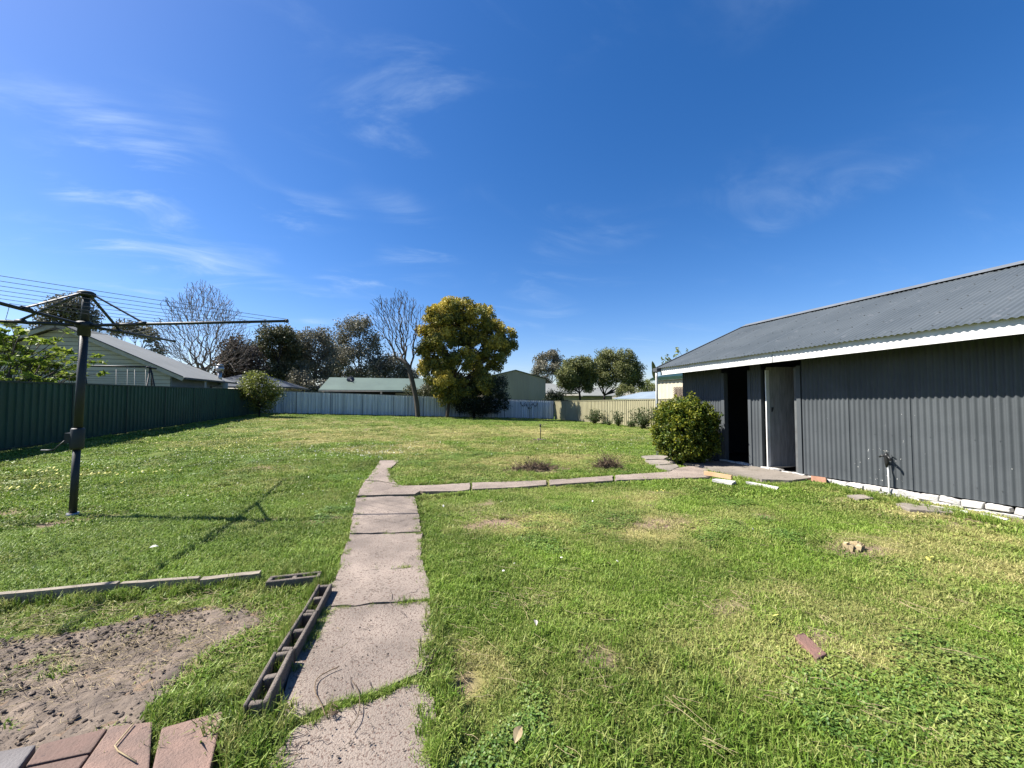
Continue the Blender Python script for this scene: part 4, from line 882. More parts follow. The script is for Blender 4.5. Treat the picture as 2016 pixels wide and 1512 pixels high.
# broad leaved shrub over the green fence
FB = np.array([-11.2, 15.2, .1])
fr = empty('broad_leaved_shrub', FB, 'broad leaved lime green shrub rising over the green fence on the left', 'shrub'); st = MB(); lm = MB(); ros = []
for px, py in [(15,665),(40,655),(62,668),(55,690),(85,672),(30,700),(10,690),(100,705),(75,715),(115,690),(130,712),(45,725),(20,735),(95,735),(120,740),(142,722),(70,745),(5,715),(150,745),(10,750),(190,700),(180,712),(200,712),(165,722),(50,745),(110,722),(35,680),(82,695),(0,665),(25,715),(60,735),(-30,680),(-40,720),(130,735),(85,750),(0,740)]:
    e = atX(px, py, -11.2 + rng.uniform(-.5, .8)); q = limb(st, FB + rng.normal(0, .1, 3)*[1, 1, 0], e, .03, .008, 5, .07); ros.append(e)
    if px < 160:
        for _ in range(3): e2 = e + rng.normal(0, .30, 3); limb(st, q[4], e2, .012, .006, 4, .05, 3); ros.append(e2)
leaves(lm, np.array(ros), 17, [.10, .10, .05], .21, .25, .40, flat=.55, up=(0, 0, .2)); st.build('stem', M['bark'], fr); lm.build('foliage', M['bigleaf'], fr, attr='tint')
# leaves of tall plants behind the shed roof
bp_ = empty('banana_plant', (8.3, 12.0, 0), 'upright dark banana leaf showing at the end of the shed roof', 'plant'); mb = MB()
def blade_leaf(mb, base, tip, w, n=8, a=0.2):
    base = np.array(base, float); tip = np.array(tip, float); ax = tip-base; s_ = np.cross(ax, [.4, .9, 0]); s_ /= np.linalg.norm(s_); V = []; Q = []
    for i, t in enumerate(np.linspace(0, 1, n)):
        ww = w*math.sin(math.pi*min(1, .12+.88*t))**.6*.5; c_ = base+ax*t + np.array([0, 0, -.05*t*t])
        V += [c_-s_*ww, c_+np.array([0, .015, -.01]), c_+s_*ww]
        if i: k = 3*i; Q += [[k-3, k-2, k+1, k], [k-2, k-1, k+2, k+1]]
    mb.add(V, Q, a=a)
t1 = atY(1284, 708, 12.0); t2 = atY(1292, 745, 12.0); blade_leaf(mb, t2, t1, .16); blade_leaf(mb, t2+(.1, .2, 0), t1+(.25, .3, -.25), .14); mb.tube([(t2[0], 12, -.2), t2], [.05, .02], 6); mb.build('leaves', M['round_tree'], bp_, attr='tint')
pp = empty('tall_plant', (10.3, 12.5, 0), 'sparse leafy stalks poking above the shed roof slope', 'plant'); mb = MB(); st = MB()
for px, py in ((1304, 706), (1312, 700), (1318, 708), (1335, 687), (1354, 690), (1330, 700)):
    e = atY(px, py, 12.5); bs_ = atY(1385 + (px-1330)*.15, 790, 12.5); kn_ = atY(1362 + (px-1330)*.1, 745, 12.5); limb(st, (bs_[0], 12.5, -.3), kn_, .02, .012, 4, .01, 3); limb(st, kn_, e, .02, .006, 4, .02); leaves(mb, np.array([e, e-[0, 0, .12], e-[.03, 0, .25]]), 5, .05, .14, .4, .4)
st.build('stem', M['twig'], pp); mb.build('leaves', M['yshrub'], pp, attr='tint')

# ------------------------------------------------------------------ neighbouring buildings
# weatherboard house beyond the green fence
hx, hy0, hy1 = -11.0, 24.8, 32.2; XL = -20.0; XPk = -15.55
house = empty('weatherboard_house', (XPk, hy0, 0), 'cream weatherboard house with a pale grey gabled roof beyond the green fence', 'house')
ez, pz = 2.78, 5.08
mb = MB(); nb_ = 24
for i in range(nb_):   # lapped boards on the gable
    z0_ = .0 + i*.205; z1_ = z0_+.215
    if z0_ > pz: break
    def half(z): return 4.5 if z < ez else max(0.02, 4.5*(pz-.12-z)/(pz-.12-ez)) if z < pz-.12 else 0
    h0, h1 = half(z0_), half(min(z1_, pz-.13))
    if h0 <= .02: break
    mb.add([(XPk-h0, hy0-.050, z0_+.018), (XPk+h0, hy0-.050, z0_+.018), (XPk+h1, hy0-.030, z1_-.010), (XPk-h1, hy0-.030, z1_-.010)], [[0,1,2,3]])
    pass
mb.build('gable_wall', M['weatherboard'], house)
mb = MB(); mb.add([(XPk-4.5, hy0-.004, 0), (XPk+4.5, hy0-.004, 0), (XPk+4.5, hy0-.004, ez), (XPk, hy0-.004, pz-.1), (XPk-4.5, hy0-.004, ez)], T=[[0,1,2],[0,2,4],[2,3,4]]); mb.build('lap_shadow_backing', M['frame_dark'], house)  # added dark backing, stands in for the shadow lines under the boards
mb = MB(); mb.box((XPk-4.5, hy0+.01, -.2), (hx, hy1, 2.74)); mb.build('side_wall', M['pale_wall'], house)
def roofplane(mb, pts, th=.10):
    mb.prism([(p[0], p[1], p[2]) for p in pts], -th, 0)
mb = MB(); xe = -10.35; xl = XPk*2-xe; ezr = ez - .28*(.65)
roofplane(mb, [(XPk, hy0-.35, pz+.10), (xe, hy0-.35, ezr), (xe, 31.6, ezr), (XPk, 27.9, pz+.10)])
roofplane(mb, [(XPk, hy0-.35, pz+.10), (XPk, 27.9, pz+.10), (xl, 31.6, ezr), (xl, hy0-.35, ezr)])
mb.add([(XPk, 27.9, pz+.10), (xe, 31.6, ezr), (xl, 31.6, ezr)], T=[[0, 1, 2]])
ro = mb.build('roof', M['tile_grey'], house)
mb = MB()
for sgn, xx in ((1, xe), (-1, xl)):
    mb.bar((XPk, hy0-.37, pz+.0), (xx, hy0-.37, ezr-.10), .035, .20)
mb.build('bargeboard', M['fascia_cream'], house)
mb = MB()
for sgn, xx in ((1, xe), (-1, xl)): mb.bar((XPk, hy0-.40, pz+.13), (xx, hy0-.40, ezr+.03), .05, .04)
mb.build('barge_cap', M['roof_dark'], house)
mb = MB(); mb.bar((xe+.06, hy0-.35, ezr-.05), (xe+.06, 31.6, ezr-.05), .11, .10); mb.bar((xl-.06, hy0-.35, ezr-.05), (xl-.06, 31.6, ezr-.05), .11, .10); mb.build('gutter', M['roof_dark'], house)
w0 = atY(160, 735, hy0); w1 = atY(298, 765, hy0)
mb = MB(); mb.box((w0[0]-.06, hy0-.06, .9), (w1[0]+.06, hy0-.024, w0[2]+.06)); wf = mb.build('window', M['brown_frame'], house)
mb = MB()
zz = 1.0
while zz < w0[2]: mb.box((w0[0], hy0-.085, zz), (w1[0], hy0-.062, zz+.10), rx=.12); zz += .115
o = mb.build('blind', M['blinds']); o.parent = wf
mb = MB(); a_ = atX(415, 745, hx); b__ = atX(436, 765, hx); mb.box((hx+.003, a_[1], 1.2), (hx+.05, b__[1], 2.3)); wf = mb.build('window', M['brown_frame'], house)
mb = MB(); mb.box((hx+.052, a_[1]+.08, 1.3), (hx+.058, b__[1]-.08, 2.22)); o = mb.build('pane', M['glass_dark']); o.parent = wf
fl = atY(433, 728, 30.0); mb = MB(); mb.tube([(fl[0], 30, fl[2]-1.0), (fl[0], 30, fl[2]-.1)], .12, 12); mb.tube([(fl[0], 30, fl[2]-.1), (fl[0], 30, fl[2]+.22)], .22, 12); mb.tube([(fl[0], 30, fl[2]+.26), (fl[0], 30, fl[2]+.38)], [.24, .1], 12); o = mb.build('flue', M['steel']); o.parent = ro
mb = MB(); q = atX(406, 760, xe); mb.bar((xe, q[1], 0), (xe-.05, q[1], ezr-.1), .07, .07); mb.build('downpipe', M['white_paint'], house)
# swing set in that garden
sw = empty('swing_set', (-11.4, 21.5, .3), 'black swing frame in front of the weatherboard gable', 'swing set'); A = atY(165, 720, 21.5); Bq = atY(296, 722, 21.5)
zt = A[2]; mb = MB(); mb.tube([A, Bq], .035, 8)
for X_ in (A[0], Bq[0]):
    for dy, dx in ((-.9, .12), (.9, .12)):
        mb.tube([(X_, 21.5, zt), (X_+dx*(1 if X_ == Bq[0] else -1), 21.5+dy, .2)], .033, 8)
mb.tube([(Bq[0]-.06, 21.3, zt-.02), (Bq[0]+.12, 21.7, zt-.05)], .04, 8); mb.build('frame', M['hoist'], sw)
for f, dl_ in ((.5, 0), (.78, 0)):
    X_ = A[0] + (Bq[0]-A[0])*f; mb = MB(); mb.tube([(X_-.05, 21.5, zt), (X_, 21.5, 1.0)], .012, 5); mb.tube([(X_+.35, 21.5, zt), (X_+.38, 21.5, 1.0)], .012, 5); mb.box((X_-.05, 21.38, .96), (X_+.43, 21.62, 1.0)); mb.build('swing', M['far_white'], sw)
# dark roofed house behind the corner shrub
hh = empty('dark_roof_house', (-13, 44, 0), 'low house with a dark blue grey roof behind the corner shrub', 'house'); mb = MB(); mb.box((-17, 42.8, -.5), (-9.9, 50, 2.4)); mb.build('wall', M['far_white'], hh)
mb = MB(); roofplane(mb, [(-17.6, 42.2, 2.62), (-9.2, 42.2, 2.62), (-12.5, 46, 3.95), (-14.5, 46, 3.95)], .15); roofplane(mb, [(-9.2, 42.2, 2.62), (-9.2, 51, 2.62), (-12.5, 46, 3.95)], .15); mb.build('roof', M['roof_dark'], hh)
mb = MB(); mb.box((-10.6, 42.7, .9), (-9.96, 42.79, 2.0)); mb.build('window', M['glass_dark'], hh)
# green roofed house
gh = empty('green_roof_house', (0, 46, 0), 'long low house with a green grey roof beyond the grey fence', 'house')
mb = MB(); roofplane(mb, [(-7.0, 43.6, 2.38), (8.6, 43.6, 2.38), (8.6, 47.4, 3.85), (-6.5, 47.4, 3.85)], .10); roofplane(mb, [(-6.5, 47.4, 3.85), (8.6, 47.4, 3.85), (8.6, 51.5, 2.4), (-7.0, 51.5, 2.4)], .10); gr = mb.build('roof', M['roof_green'], gh)
mb = MB(); mb.box((-6.4, 46.0, -.5), (8.4, 51, 2.6)); mb.build('wall', M['dark_wall'], gh)
mb = MB(); mb.box((-7.0, 43.55, 2.2), (8.6, 43.597, 2.33)); mb.build('fascia', M['fascia_cream'], gh)
for X_ in (-6.6, -.9, 3.0, 7.5): mb = MB(); mb.box((X_-.09, 43.7, -.5), (X_+.09, 43.85, 2.26)); mb.build('post', M['far_white'], gh)
for X_ in (.6, 2.2, 5.0): mb = MB(); mb.box((X_, 45.9, .9), (X_+1.1, 45.99, 2.1)); mb.build('window', M['far_white'], gh)
mb = MB(); mb.box((-6.9, 40.6, 1.62), (-.9, 43.4, 1.70)); mb.box((-6.9, 40.6, -.5), (-6.8, 40.7, 1.6)); mb.build('pergola', M['far_white'], gh)
dc = atY(690, 747, 46); mb = MB(); V = [dc]; n = 16
for j in range(n): V.append(dc + np.array([.42*math.cos(2*math.pi*j/n), .12+.05*math.sin(2*math.pi*j/n), .32*math.sin(2*math.pi*j/n)]))
mb.add(V, T=[[0, 1+j, 1+(j+1) % n] for j in range(n)]); mb.tube([dc+(0, 0, 0), dc+(.05, .1, -.6)], .03, 6); mb.tube([dc, dc+(.35, -.45, -.35)], .02, 5); o = mb.build('satellite_dish', M['roof_dark']); o.parent = gr
# tall cream gabled shed
cs_ = empty('gabled_shed', (14.4, 44, -.5), 'tall olive cream sheet metal gabled shed right of the golden tree', 'shed'); mb = MB()
px0, px1, zz0, zz1, zp = 10.4, 18.35, -1.2, 3.92, 4.88
Xs = np.arange(px0, px1, .10); mid = (px0+px1)/2; V = []; 
for i, X_ in enumerate(Xs): h_ = zz1 + (zp-zz1)*(1-abs(X_-mid)/((px1-px0)/2)); V += [(X_, 44-.03*(i % 2), zz0), (X_, 44-.03*(i % 2), h_)]
mb.add(V, [[2*i, 2*i+2, 2*i+3, 2*i+1] for i in range(len(Xs)-1)]); mb.build('front_wall', M['shed_cream'], cs_)
mb = MB(); mb.box((px0+.02, 44.02, zz0), (px1-.12, 54, zz1-.05)); mb.build('side_wall', M['shed_cream'], cs_)
mb = MB(); roofplane(mb, [(px0-.1, 43.85, zz1+.0), (mid, 43.85, zp+.06), (mid, 54, zp+.06), (px0-.1, 54, zz1)], .08); roofplane(mb, [(mid, 43.85, zp+.06), (px1+.1, 43.85, zz1+.0), (px1+.1, 54, zz1), (mid, 54, zp+.06)], .08); mb.build('roof', M['gutter_green'], cs_)
# pale house behind the round trees
ph_ = empty('pale_house', (24, 56, -1), 'pale rendered house glimpsed behind the round trees', 'house'); mb = MB(); mb.box((20.5, 54, -2), (34, 60, 1.9)); mb.build('wall', M['far_white'], ph_)
mb = MB(); roofplane(mb, [(19.5, 53.3, 2.3), (27.5, 53.3, 2.3), (25.5, 58, 3.9), (21.0, 58, 3.9)], .15); roofplane(mb, [(27.6, 52.0, 1.9), (35, 52.0, 1.9), (35, 57, 3.3), (27.6, 57, 3.3)], .15); mb.build('roof', M['tile_grey'], ph_)
for X_ in (22.0, 25.0, 29, 32): mb = MB(); mb.box((X_, 53.9, -.2), (X_+1.2, 53.99, 1.2)); mb.build('window', M['glass_dark'], ph_)
# low pale blue roof beyond the cream fence
cpz = empty('carport', (19, 27, -1), 'low carport with a pale blue metal roof beyond the cream fence', 'carport'); A = atX(1212, 783, 17.5); mb = MB()
roofplane(mb, [atX(1208, 784, 17.8), atX(1320, 784, 17.8), atX(1330, 768, 20.5), atX(1262, 772, 20.5)], .08); mb.build('roof', M['roof_blue'], cpz)
mb = MB()
for yy in (20, 24, 28): mb.box((18, yy, -1), (18.1, yy+.1, 1.5))
mb.build('post', M['grey_post'], cpz)
# cream outbuilding seen past the end of the shed
ob = empty('cream_outbuilding', (16.0, 17, -.4), 'cream sheet metal outbuilding with a green gutter past the shed corner', 'outbuilding')
Ya = atX(1290, 760, 16.0)[1]; mb = MB(); Ys = np.arange(10, Ya, .11); V = []
for i, yy in enumerate(Ys): V += [(16.0-.03*((i % 3) == 0), yy, -1), (16.0-.03*((i % 3) == 0), yy, 2.62)]
mb.add(V, [[2*i, 2*i+2, 2*i+3, 2*i+1] for i in range(len(Ys)-1)]); mb.box((16.02, 10, -1), (19, Ya-.02, 2.62)); mb.build('wall', M['cream_sheet'], ob)
mb = MB(); mb.box((15.80, 10, 2.62), (15.93, Ya+.25, 2.75)); mb.build('gutter', M['gutter_green'], ob)
mb = MB(); roofplane(mb, [(15.88, 10, 2.80), (15.88, Ya+.2, 2.80), (19.2, Ya+.2, 3.5), (19.2, 10, 3.5)], .05); mb.build('roof', M['gutter_green'], ob)
la = atX(1326, 762, 15.9); lb = atX(1346, 790, 15.9); mb = MB(); yy0, yy1 = min(la[1], lb[1])-1.5, max(la[1], lb[1])
st_ = .13; H_ = 1.3
for k_ in np.arange(-H_, yy1-yy0, st_):
    for sg in (1, -1):
        a0 = max(0, -k_); a1 = min(H_, yy1-yy0-k_)
        if a1 <= a0: continue
        z_a, z_b = (la[2]-H_+a0, la[2]-H_+a1) if sg == 1 else (la[2]-a0, la[2]-a1)
        mb.bar((15.9-.01*sg, yy0+k_+a0, z_a), (15.9-.01*sg, yy0+k_+a1, z_b), .012, .04)
mb.build('lattice', M['lattice'], ob)

# ------------------------------------------------------------------ grass (stuff): tufts scattered by geometry nodes
def tuft(name, m, n, rad, h0, h1, w, lean=.5, curl=.5, seed=0):
    r = np.random.default_rng(seed); mb = MB()
    a = r.uniform(0, 2*math.pi, n); q = rad*np.sqrt(r.random(n)); b0 = np.stack([q*np.cos(a), q*np.sin(a), np.full(n, -.004)], 1)
    th = r.uniform(0, 2*math.pi, n); ln = np.abs(r.normal(0, lean, n)); h = r.uniform(h0, h1, n)
    dr = np.stack([np.cos(th), np.sin(th), np.zeros(n)], 1); sd_ = np.stack([-np.sin(th+r.normal(0, .8, n)), np.cos(th), np.zeros(n)], 1)
    cu = ln + r.uniform(0, curl, n)
    p1 = b0 + (dr*np.sin(ln)[:, None]*.55 + np.array([0, 0, 1])*np.cos(ln)[:, None]*.55)*h[:, None]
    p2 = p1 + (dr*np.sin(cu*1.6)[:, None] + np.array([0, 0, 1])*np.cos(cu*1.6)[:, None])*h[:, None]*.45
    W = w*r.uniform(.6, 1.3, (n, 1))
    V = np.stack([b0-sd_*W, b0+sd_*W, p1+sd_*W*.85, p1-sd_*W*.85, p2], 1).reshape(-1, 3); k = np.arange(n)[:, None]*5
    mb.add(V, k+np.array([[0, 1, 2, 3]]), k+np.array([[3, 2, 4]])); return mb
tuft_col = bpy.data.collections.new('tuft_sources')
def src(mb, name, m):
    o = mb.build(name, m); COL.objects.unlink(o); return o
T_near = [src(tuft('t', None, 46, .065, .022, .052, .0019, .55, .8, s), 'grass_tuft', M['grass']) for s in range(4)]
T_long = [src(tuft('t', None, 40, .045, .05, .11, .0026, .45, .9, 10+s), 'grass_tuft', M['grass']) for s in range(3)]
T_far = [src(tuft('t', None, 60, .10, .02, .05, .0045, .6, .8, 20+s), 'grass_tuft', M['grass']) for s in range(3)]
def clover(seed):
    r = np.random.default_rng(seed); mb = MB()
    for _ in range(34):
        a = r.uniform(0, 6.28); q = .07*math.sqrt(r.random()); h = r.uniform(.015, .035); c_ = np.array([q*math.cos(a), q*math.sin(a), h]); t0 = r.uniform(0, 6.28); tl = r.normal(0, .25, 2)
        for k in range(3):
            t = t0 + k*2.094; s_ = r.uniform(.004, .0072); V = [c_]
            for u, v in ((.35, -.6), (1.0, -.65), (1.25, 0), (1.0, .65), (.35, .6)):
                x = s_*(u*math.cos(t)-v*math.sin(t)); y = s_*(u*math.sin(t)+v*math.cos(t)); V.append(c_+np.array([x, y, x*tl[0]+y*tl[1]+.002*u]))
            mb.add(V, T=[[0, 1, 2], [0, 2, 3], [0, 3, 4], [0, 4, 5]])
    return mb
T_clover = [src(clover(s), 'clover_tuft', M['clover']) for s in (1, 2)]
def gn_scatter(name, label, cat, pts, scl, rot, dry, sources, which):
    """one object; its points carry rotation, scale and source index"""
    me = bpy.data.meshes.new(name); me.vertices.add(len(pts)); me.vertices.foreach_set('co', pts.ravel())
    for nm, typ, val in (('scl', 'FLOAT_VECTOR', scl), ('rot', 'FLOAT_VECTOR', rot)):
        a = me.attributes.new(nm, typ, 'POINT'); a.data.foreach_set('vector', val.ravel())
    a = me.attributes.new('dry', 'FLOAT', 'POINT'); a.data.foreach_set('value', dry)
    a = me.attributes.new('which', 'INT', 'POINT'); a.data.foreach_set('value', which.astype(np.int32))
    o = bpy.data.objects.new(name, me); COL.objects.link(o); tag(o, label, cat, kind='stuff')
    ng = bpy.data.node_groups.new(name, 'GeometryNodeTree'); ng.interface.new_socket('Geometry', in_out='INPUT', socket_type='NodeSocketGeometry'); ng.interface.new_socket('Geometry', in_out='OUTPUT', socket_type='NodeSocketGeometry')
    gi = ng.nodes.new('NodeGroupInput'); gout = ng.nodes.new('NodeGroupOutput')
    mp_ = ng.nodes.new('GeometryNodeMeshToPoints'); ng.links.new(gi.outputs[0], mp_.inputs[0])
    ins_ = ng.nodes.new('GeometryNodeInstanceOnPoints'); ng.links.new(mp_.outputs[0], ins_.inputs['Points'])
    g2i = ng.nodes.new('GeometryNodeGeometryToInstance')
    for s_ in sources[::-1]:
        oi = ng.nodes.new('GeometryNodeObjectInfo'); oi.inputs['Object'].default_value = s_; ng.links.new(oi.outputs['Geometry'], g2i.inputs[0])
    ng.links.new(g2i.outputs[0], ins_.inputs['Instance']); ins_.inputs['Pick Instance'].default_value = True
    def attr(nm, dt):
        n_ = ng.nodes.new('GeometryNodeInputNamedAttribute'); n_.data_type = dt; n_.inputs[0].default_value = nm; return n_.outputs[0]
    ng.links.new(attr('which', 'INT'), ins_.inputs['Instance Index']); ng.links.new(attr('rot', 'FLOAT_VECTOR'), ins_.inputs['Rotation']); ng.links.new(attr('scl', 'FLOAT_VECTOR'), ins_.inputs['Scale'])
    ng.links.new(ins_.outputs[0], gout.inputs[0])
    md = o.modifiers.new('scatter', 'NODES'); md.node_group = ng; return o
def ring(r0, r1, dens, half=R(64)):
    A = half*(r1*r1-r0*r0); n = int(A*dens); r = np.sqrt(rng.uniform(r0*r0, r1*r1, n)); a = rng.uniform(-half, half, n) + YAW
    return r*np.sin(a), r*np.cos(a)
bed_poly = poly2(GP([(-400,1290),(0,1195),(320,1170),(515,1150),(638,1140),(560,1280),(480,1380),(440,1400),(320,1432),(80,1470),(-400,1560)]))
gap_poly = poly2(GP([(640,1140),(668,1128),(596,1290),(548,1430),(520,1512),(490,1700),(440,1700),(460,1400),(520,1390)]))
blk_poly = poly2([P0 + np.array([-.07*math.cos(ang), -.07*math.sin(ang), 0]), P0 + np.array([.10*math.cos(ang), .10*math.sin(ang), 0]), P1 + np.array([.10*math.cos(ang), .10*math.sin(ang), 0]), P1 + np.array([-.07*math.cos(ang), -.07*math.sin(ang), 0])])
def allowed(X, Y, edge=.0):
    jx = X + rng.normal(0, .012, X.shape); jy = Y + rng.normal(0, .012, X.shape)
    ok = (X > -9.45) & (X < 15.05) & (Y < 33.95) & (Y > -2) & ~((X > XW-.06) & (Y < 8.7))
    ok &= ~path_mask(jx, jy) & ~inside(blk_poly, X, Y)
    for P in excl: ok &= ~inside(P, jx, jy)
    s_in = inside(soil_world, jx, jy); ok &= ~s_in | (rng.random(X.shape) < .07 + .8*np.clip((fbm(X, Y, 6, 43)-.60)*6, 0, 1) + .35*np.clip((fbm(X, Y, 3.5, 41)-.58)*8, 0, 1))
    bv = bare_f(X, Y); ok &= rng.random(X.shape) > bv*.82
    return ok
def scatter_set(name, label, cat, rings, sources, kind):
    PX = []; SC = []; RO = []; DR = []; WH = []
    for r0, r1, dens, sxy, sz in rings:
        X, Y = ring(r0, r1, dens); ok = allowed(X, Y); X, Y = X[ok], Y[ok]; n = len(X)
        inbed = inside(bed_poly, X, Y); ingap = inside(gap_poly, X, Y)
        ln = fbm(X, Y, 1.3, 15); cv = fbm(X, Y, .9, 16) + .25*(vnoise(X, Y, 4, 17)-.5)
        cvm = cv > .67
        if kind == 'grass': keep = (~cvm | (rng.random(n) < .5)) & (~inbed | (rng.random(n) < .75))
        elif kind == 'clover': keep = cvm & ~inbed
        elif kind == 'long': keep = (rng.random(n) < np.clip((ln-.50)*6, .04, 1)) | inbed | ingap
        X, Y, ln, inbed = X[keep], Y[keep], ln[keep], inbed[keep]; n = len(X)
        hs_ = rng.uniform(.75, 1.25, n)*(.7 + .75*ln)
        dryv = np.clip(dry_f(X, Y) + rng.normal(0, .17, n), 0, 1); dryv[inbed] = np.clip(rng.normal(.25, .25, inbed.sum()), 0, 1)
        hs_ *= np.where(dryv > .5, .75, 1.0)
        PX.append(np.stack([X, Y, gz(X, Y)+bump(X, Y)-.012], 1)); SC.append(np.stack([np.full(n, sxy)*hs_**.3, np.full(n, sxy)*hs_**.3, sz*hs_], 1))
        RO.append(np.stack([rng.normal(0, .08, n), rng.normal(0, .08, n), rng.uniform(0, 6.28, n)], 1)); DR.append(dryv); WH.append(rng.integers(0, len(sources), n))
    return gn_scatter(name, label, cat, np.concatenate(PX), np.concatenate(SC), np.concatenate(RO), np.concatenate(DR), sources, np.concatenate(WH))
scatter_set('lawn_grass', 'short green lawn grass covering the yard', 'grass', [(.7, 2.6, 560, 1.0, 1.0), (2.6, 4.5, 330, 1.3, 1.0), (4.5, 7, 170, 1.7, 1.0)], T_near, 'grass')
scatter_set('far_grass', 'short lawn grass in the middle and far yard', 'grass', [(7, 11, 75, 1.6, 1.05), (11, 18, 32, 2.3, 1.1), (18, 38, 11, 3.4, 1.15)], T_far, 'grass')
scatter_set('long_grass', 'longer grass tufts among the lawn and along the bed', 'grass', [(.7, 2.6, 150, 1.0, .75), (2.6, 5, 60, 1.2, .62), (5, 9, 12, 1.6, .5)], T_long, 'long')
scatter_set('clover', 'patches of clover leaves growing in the lawn', 'clover', [(.7, 3, 330, 1.0, 1.0), (3, 6, 170, 1.25, 1.0), (6, 11, 60, 1.9, 1.1)], T_clover, 'clover')
# grass lines: in slab joints, along path edges, at the shed base and fence feet
EX = []
def line_tufts(p, q, n, wid=.02, s=(.5, .6)):
    A_ = G(*p); B_ = G(*q)
    for _ in range(n):
        t = rng.random(); c_ = A_+(B_-A_)*t + rng.normal(0, wid, 3)*[1, 1, 0]; EX.append((c_[0], c_[1], s[0]*rng.uniform(.7, 1.3), s[1]*rng.uniform(.6, 1.5)))
line_tufts((562,1446),(664,1404), 30); line_tufts((660,1402),(736,1382), 40, .016); line_tufts((736,1382),(825,1343), 26, .012); line_tufts((660,1205),(745,1200), 18, .010, (.35, .45)); line_tufts((765,1197),(842,1190), 22, .018, (.5, .6))
line_tufts((780,1124),(832,1124), 14, .02, (.5, .5)); line_tufts((755,1056),(815,1054), 14, .015, (.5, .4)); line_tufts((715,960),(730,975), 8, .03, (.5, .5)); line_tufts((770,940),(785,965), 14, .03, (.6, .7))
line_tufts((1640,965),(1760,990), 40, .07, (.9, 1.0)); line_tufts((1760,990),(2010,1040), 80, .10, (.9, 1.1)); line_tufts((1480,958),(1620,958), 34, .06, (.8, .9)); line_tufts((1445,940),(1500,950), 14, .05, (.6, .7)); line_tufts((1395,918),(1480,935), 16, .06, (.5, .5))
line_tufts((0,1196),(330,1172), 90, .035, (.8, .9)); line_tufts((330,1172),(620,1140), 60, .03, (.8, 1.0)); line_tufts((600,1215),(640,1145), 26, .05, (.7, .9)); line_tufts((500,1380),(596,1215), 50, .045, (.7, .9)); line_tufts((450,1420),(530,1512), 60, .06, (1, 1.1)); line_tufts((305,1512),(318,1430), 22, .02, (.6, .7)); line_tufts((310,1412),(430,1395), 46, .03, (.9, .9))
for e_ in (((668,1126),(745,912)), ((600,1290),(640,1210)), ((832,1105),(818,985)), ((852,1250),(843,1150)), ((862,1440),(845,1512)), ((770,952),(765,925)), ((800,984),(920,972)), ((920,972),(1320,947)), ((930,950),(1320,929)), ((795,955),(925,951))):
    line_tufts(e_[0], e_[1], 60, .022, (.6, .55))
line_tufts((500,1372),(640,1138), 46, .018, (.45, 1.5))
line_tufts((525,1140),(625,1132), 14, .015, (.45, 1.3))
line_tufts((855,1290),(900,1340), 14, .04, (.7, .7)); line_tufts((1000,930),(1120,945), 60, .10, (.9, .9)); line_tufts((1170,930),(1225,928), 20, .08, (.8, .9)); line_tufts((850,1230),(870,1512), 60, .05, (.9, 1.0))
for y_ in np.arange(3, 33.8, .12): EX.append((-9.38+rng.normal(0, .05), y_, 1.1, .8*rng.uniform(.5, 1.6)))
for x_ in np.arange(-9.3, 14.9, .14): EX.append((x_, 33.9+rng.normal(0, .04), 1.6, 1.5*rng.uniform(.5, 1.6)))
for y_ in np.arange(9, 33.8, .12): EX.append((15.0+rng.normal(0, .05), y_, 1.4, 1.0*rng.uniform(.5, 1.6)))
EX = np.array(EX); n = len(EX)
gn_scatter('edge_grass', 'longer grass along joints, edges, fence feet and the shed base', 'grass', np.stack([EX[:, 0], EX[:, 1], gz(EX[:, 0], EX[:, 1])+.005], 1), np.stack([EX[:, 2], EX[:, 2], EX[:, 3]], 1),
  np.stack([rng.normal(0, .15, n), rng.normal(0, .15, n), rng.uniform(0, 6.28, n)], 1), np.clip(rng.normal(.15, .2, n), 0, 1), T_long, rng.integers(0, 3, n))
# white clover heads and small yellow flowers
def flowers(name, label, m, regions, size):
    mb = MB()
    for px, py, rx, ry, k in regions:
        c_ = G(px, py)
        x = c_[0] + rng.normal(0, rx, k); y = c_[1] + rng.normal(0, ry, k); pm = path_mask(x, y)
        for X_, Y_, b_ in zip(x, y, pm):
            if b_ or X_ < -9.3 or X_ > 15 or Y_ > 33.8: continue
            s_ = size*rng.uniform(.6, 1.4); z = float(gz(X_, Y_)) + rng.uniform(.03, .06); tl = rng.normal(0, .5, 2); V = [(X_, Y_, z+.3*s_)]
            for j in range(6): a = j*1.047; V.append((X_+s_*math.cos(a), Y_+s_*math.sin(a), z + s_*(tl[0]*math.cos(a)+tl[1]*math.sin(a))))
            mb.add(V, T=[[0, 1+j, 1+(j+1) % 6] for j in range(6)])
    o = mb.build(name, m); tag(o, label, 'flowers', kind='stuff')
flowers('clover_flowers', 'small white clover heads dotted over the lawn left of the path', M['petal_w'], [(690,885,1.6,1.2,420),(560,900,1.8,1.2,220),(740,895,.5,.5,150),(1180,880,2,1,120),(1000,1080,1.2,.8,12),(1260,870,1.6,1.2,130),(480,980,1.5,.6,60),(300,900,1.2,.8,70)], .009)
flowers('yellow_flowers', 'pale yellow flower patches across the lawn', M['petal_y'], [(80,930,.5,.25,60),(40,965,.5,.2,50),(230,935,.5,.15,60),(440,868,1.3,.5,180),(400,885,.8,.3,120),(480,850,2.0,.8,160),(420,835,3,1.5,160),(250,870,1.0,.4,60),(1110,848,2,.6,80),(960,845,3,1,90),(1200,860,1.5,.6,60),(850,850,3,1,60),(1300,970,.06,.05,8),(1830,1110,.03,.03,4),(1552,1238,.05,.04,4),(700,835,4,2,100),(560,830,3,2,120)], .015)
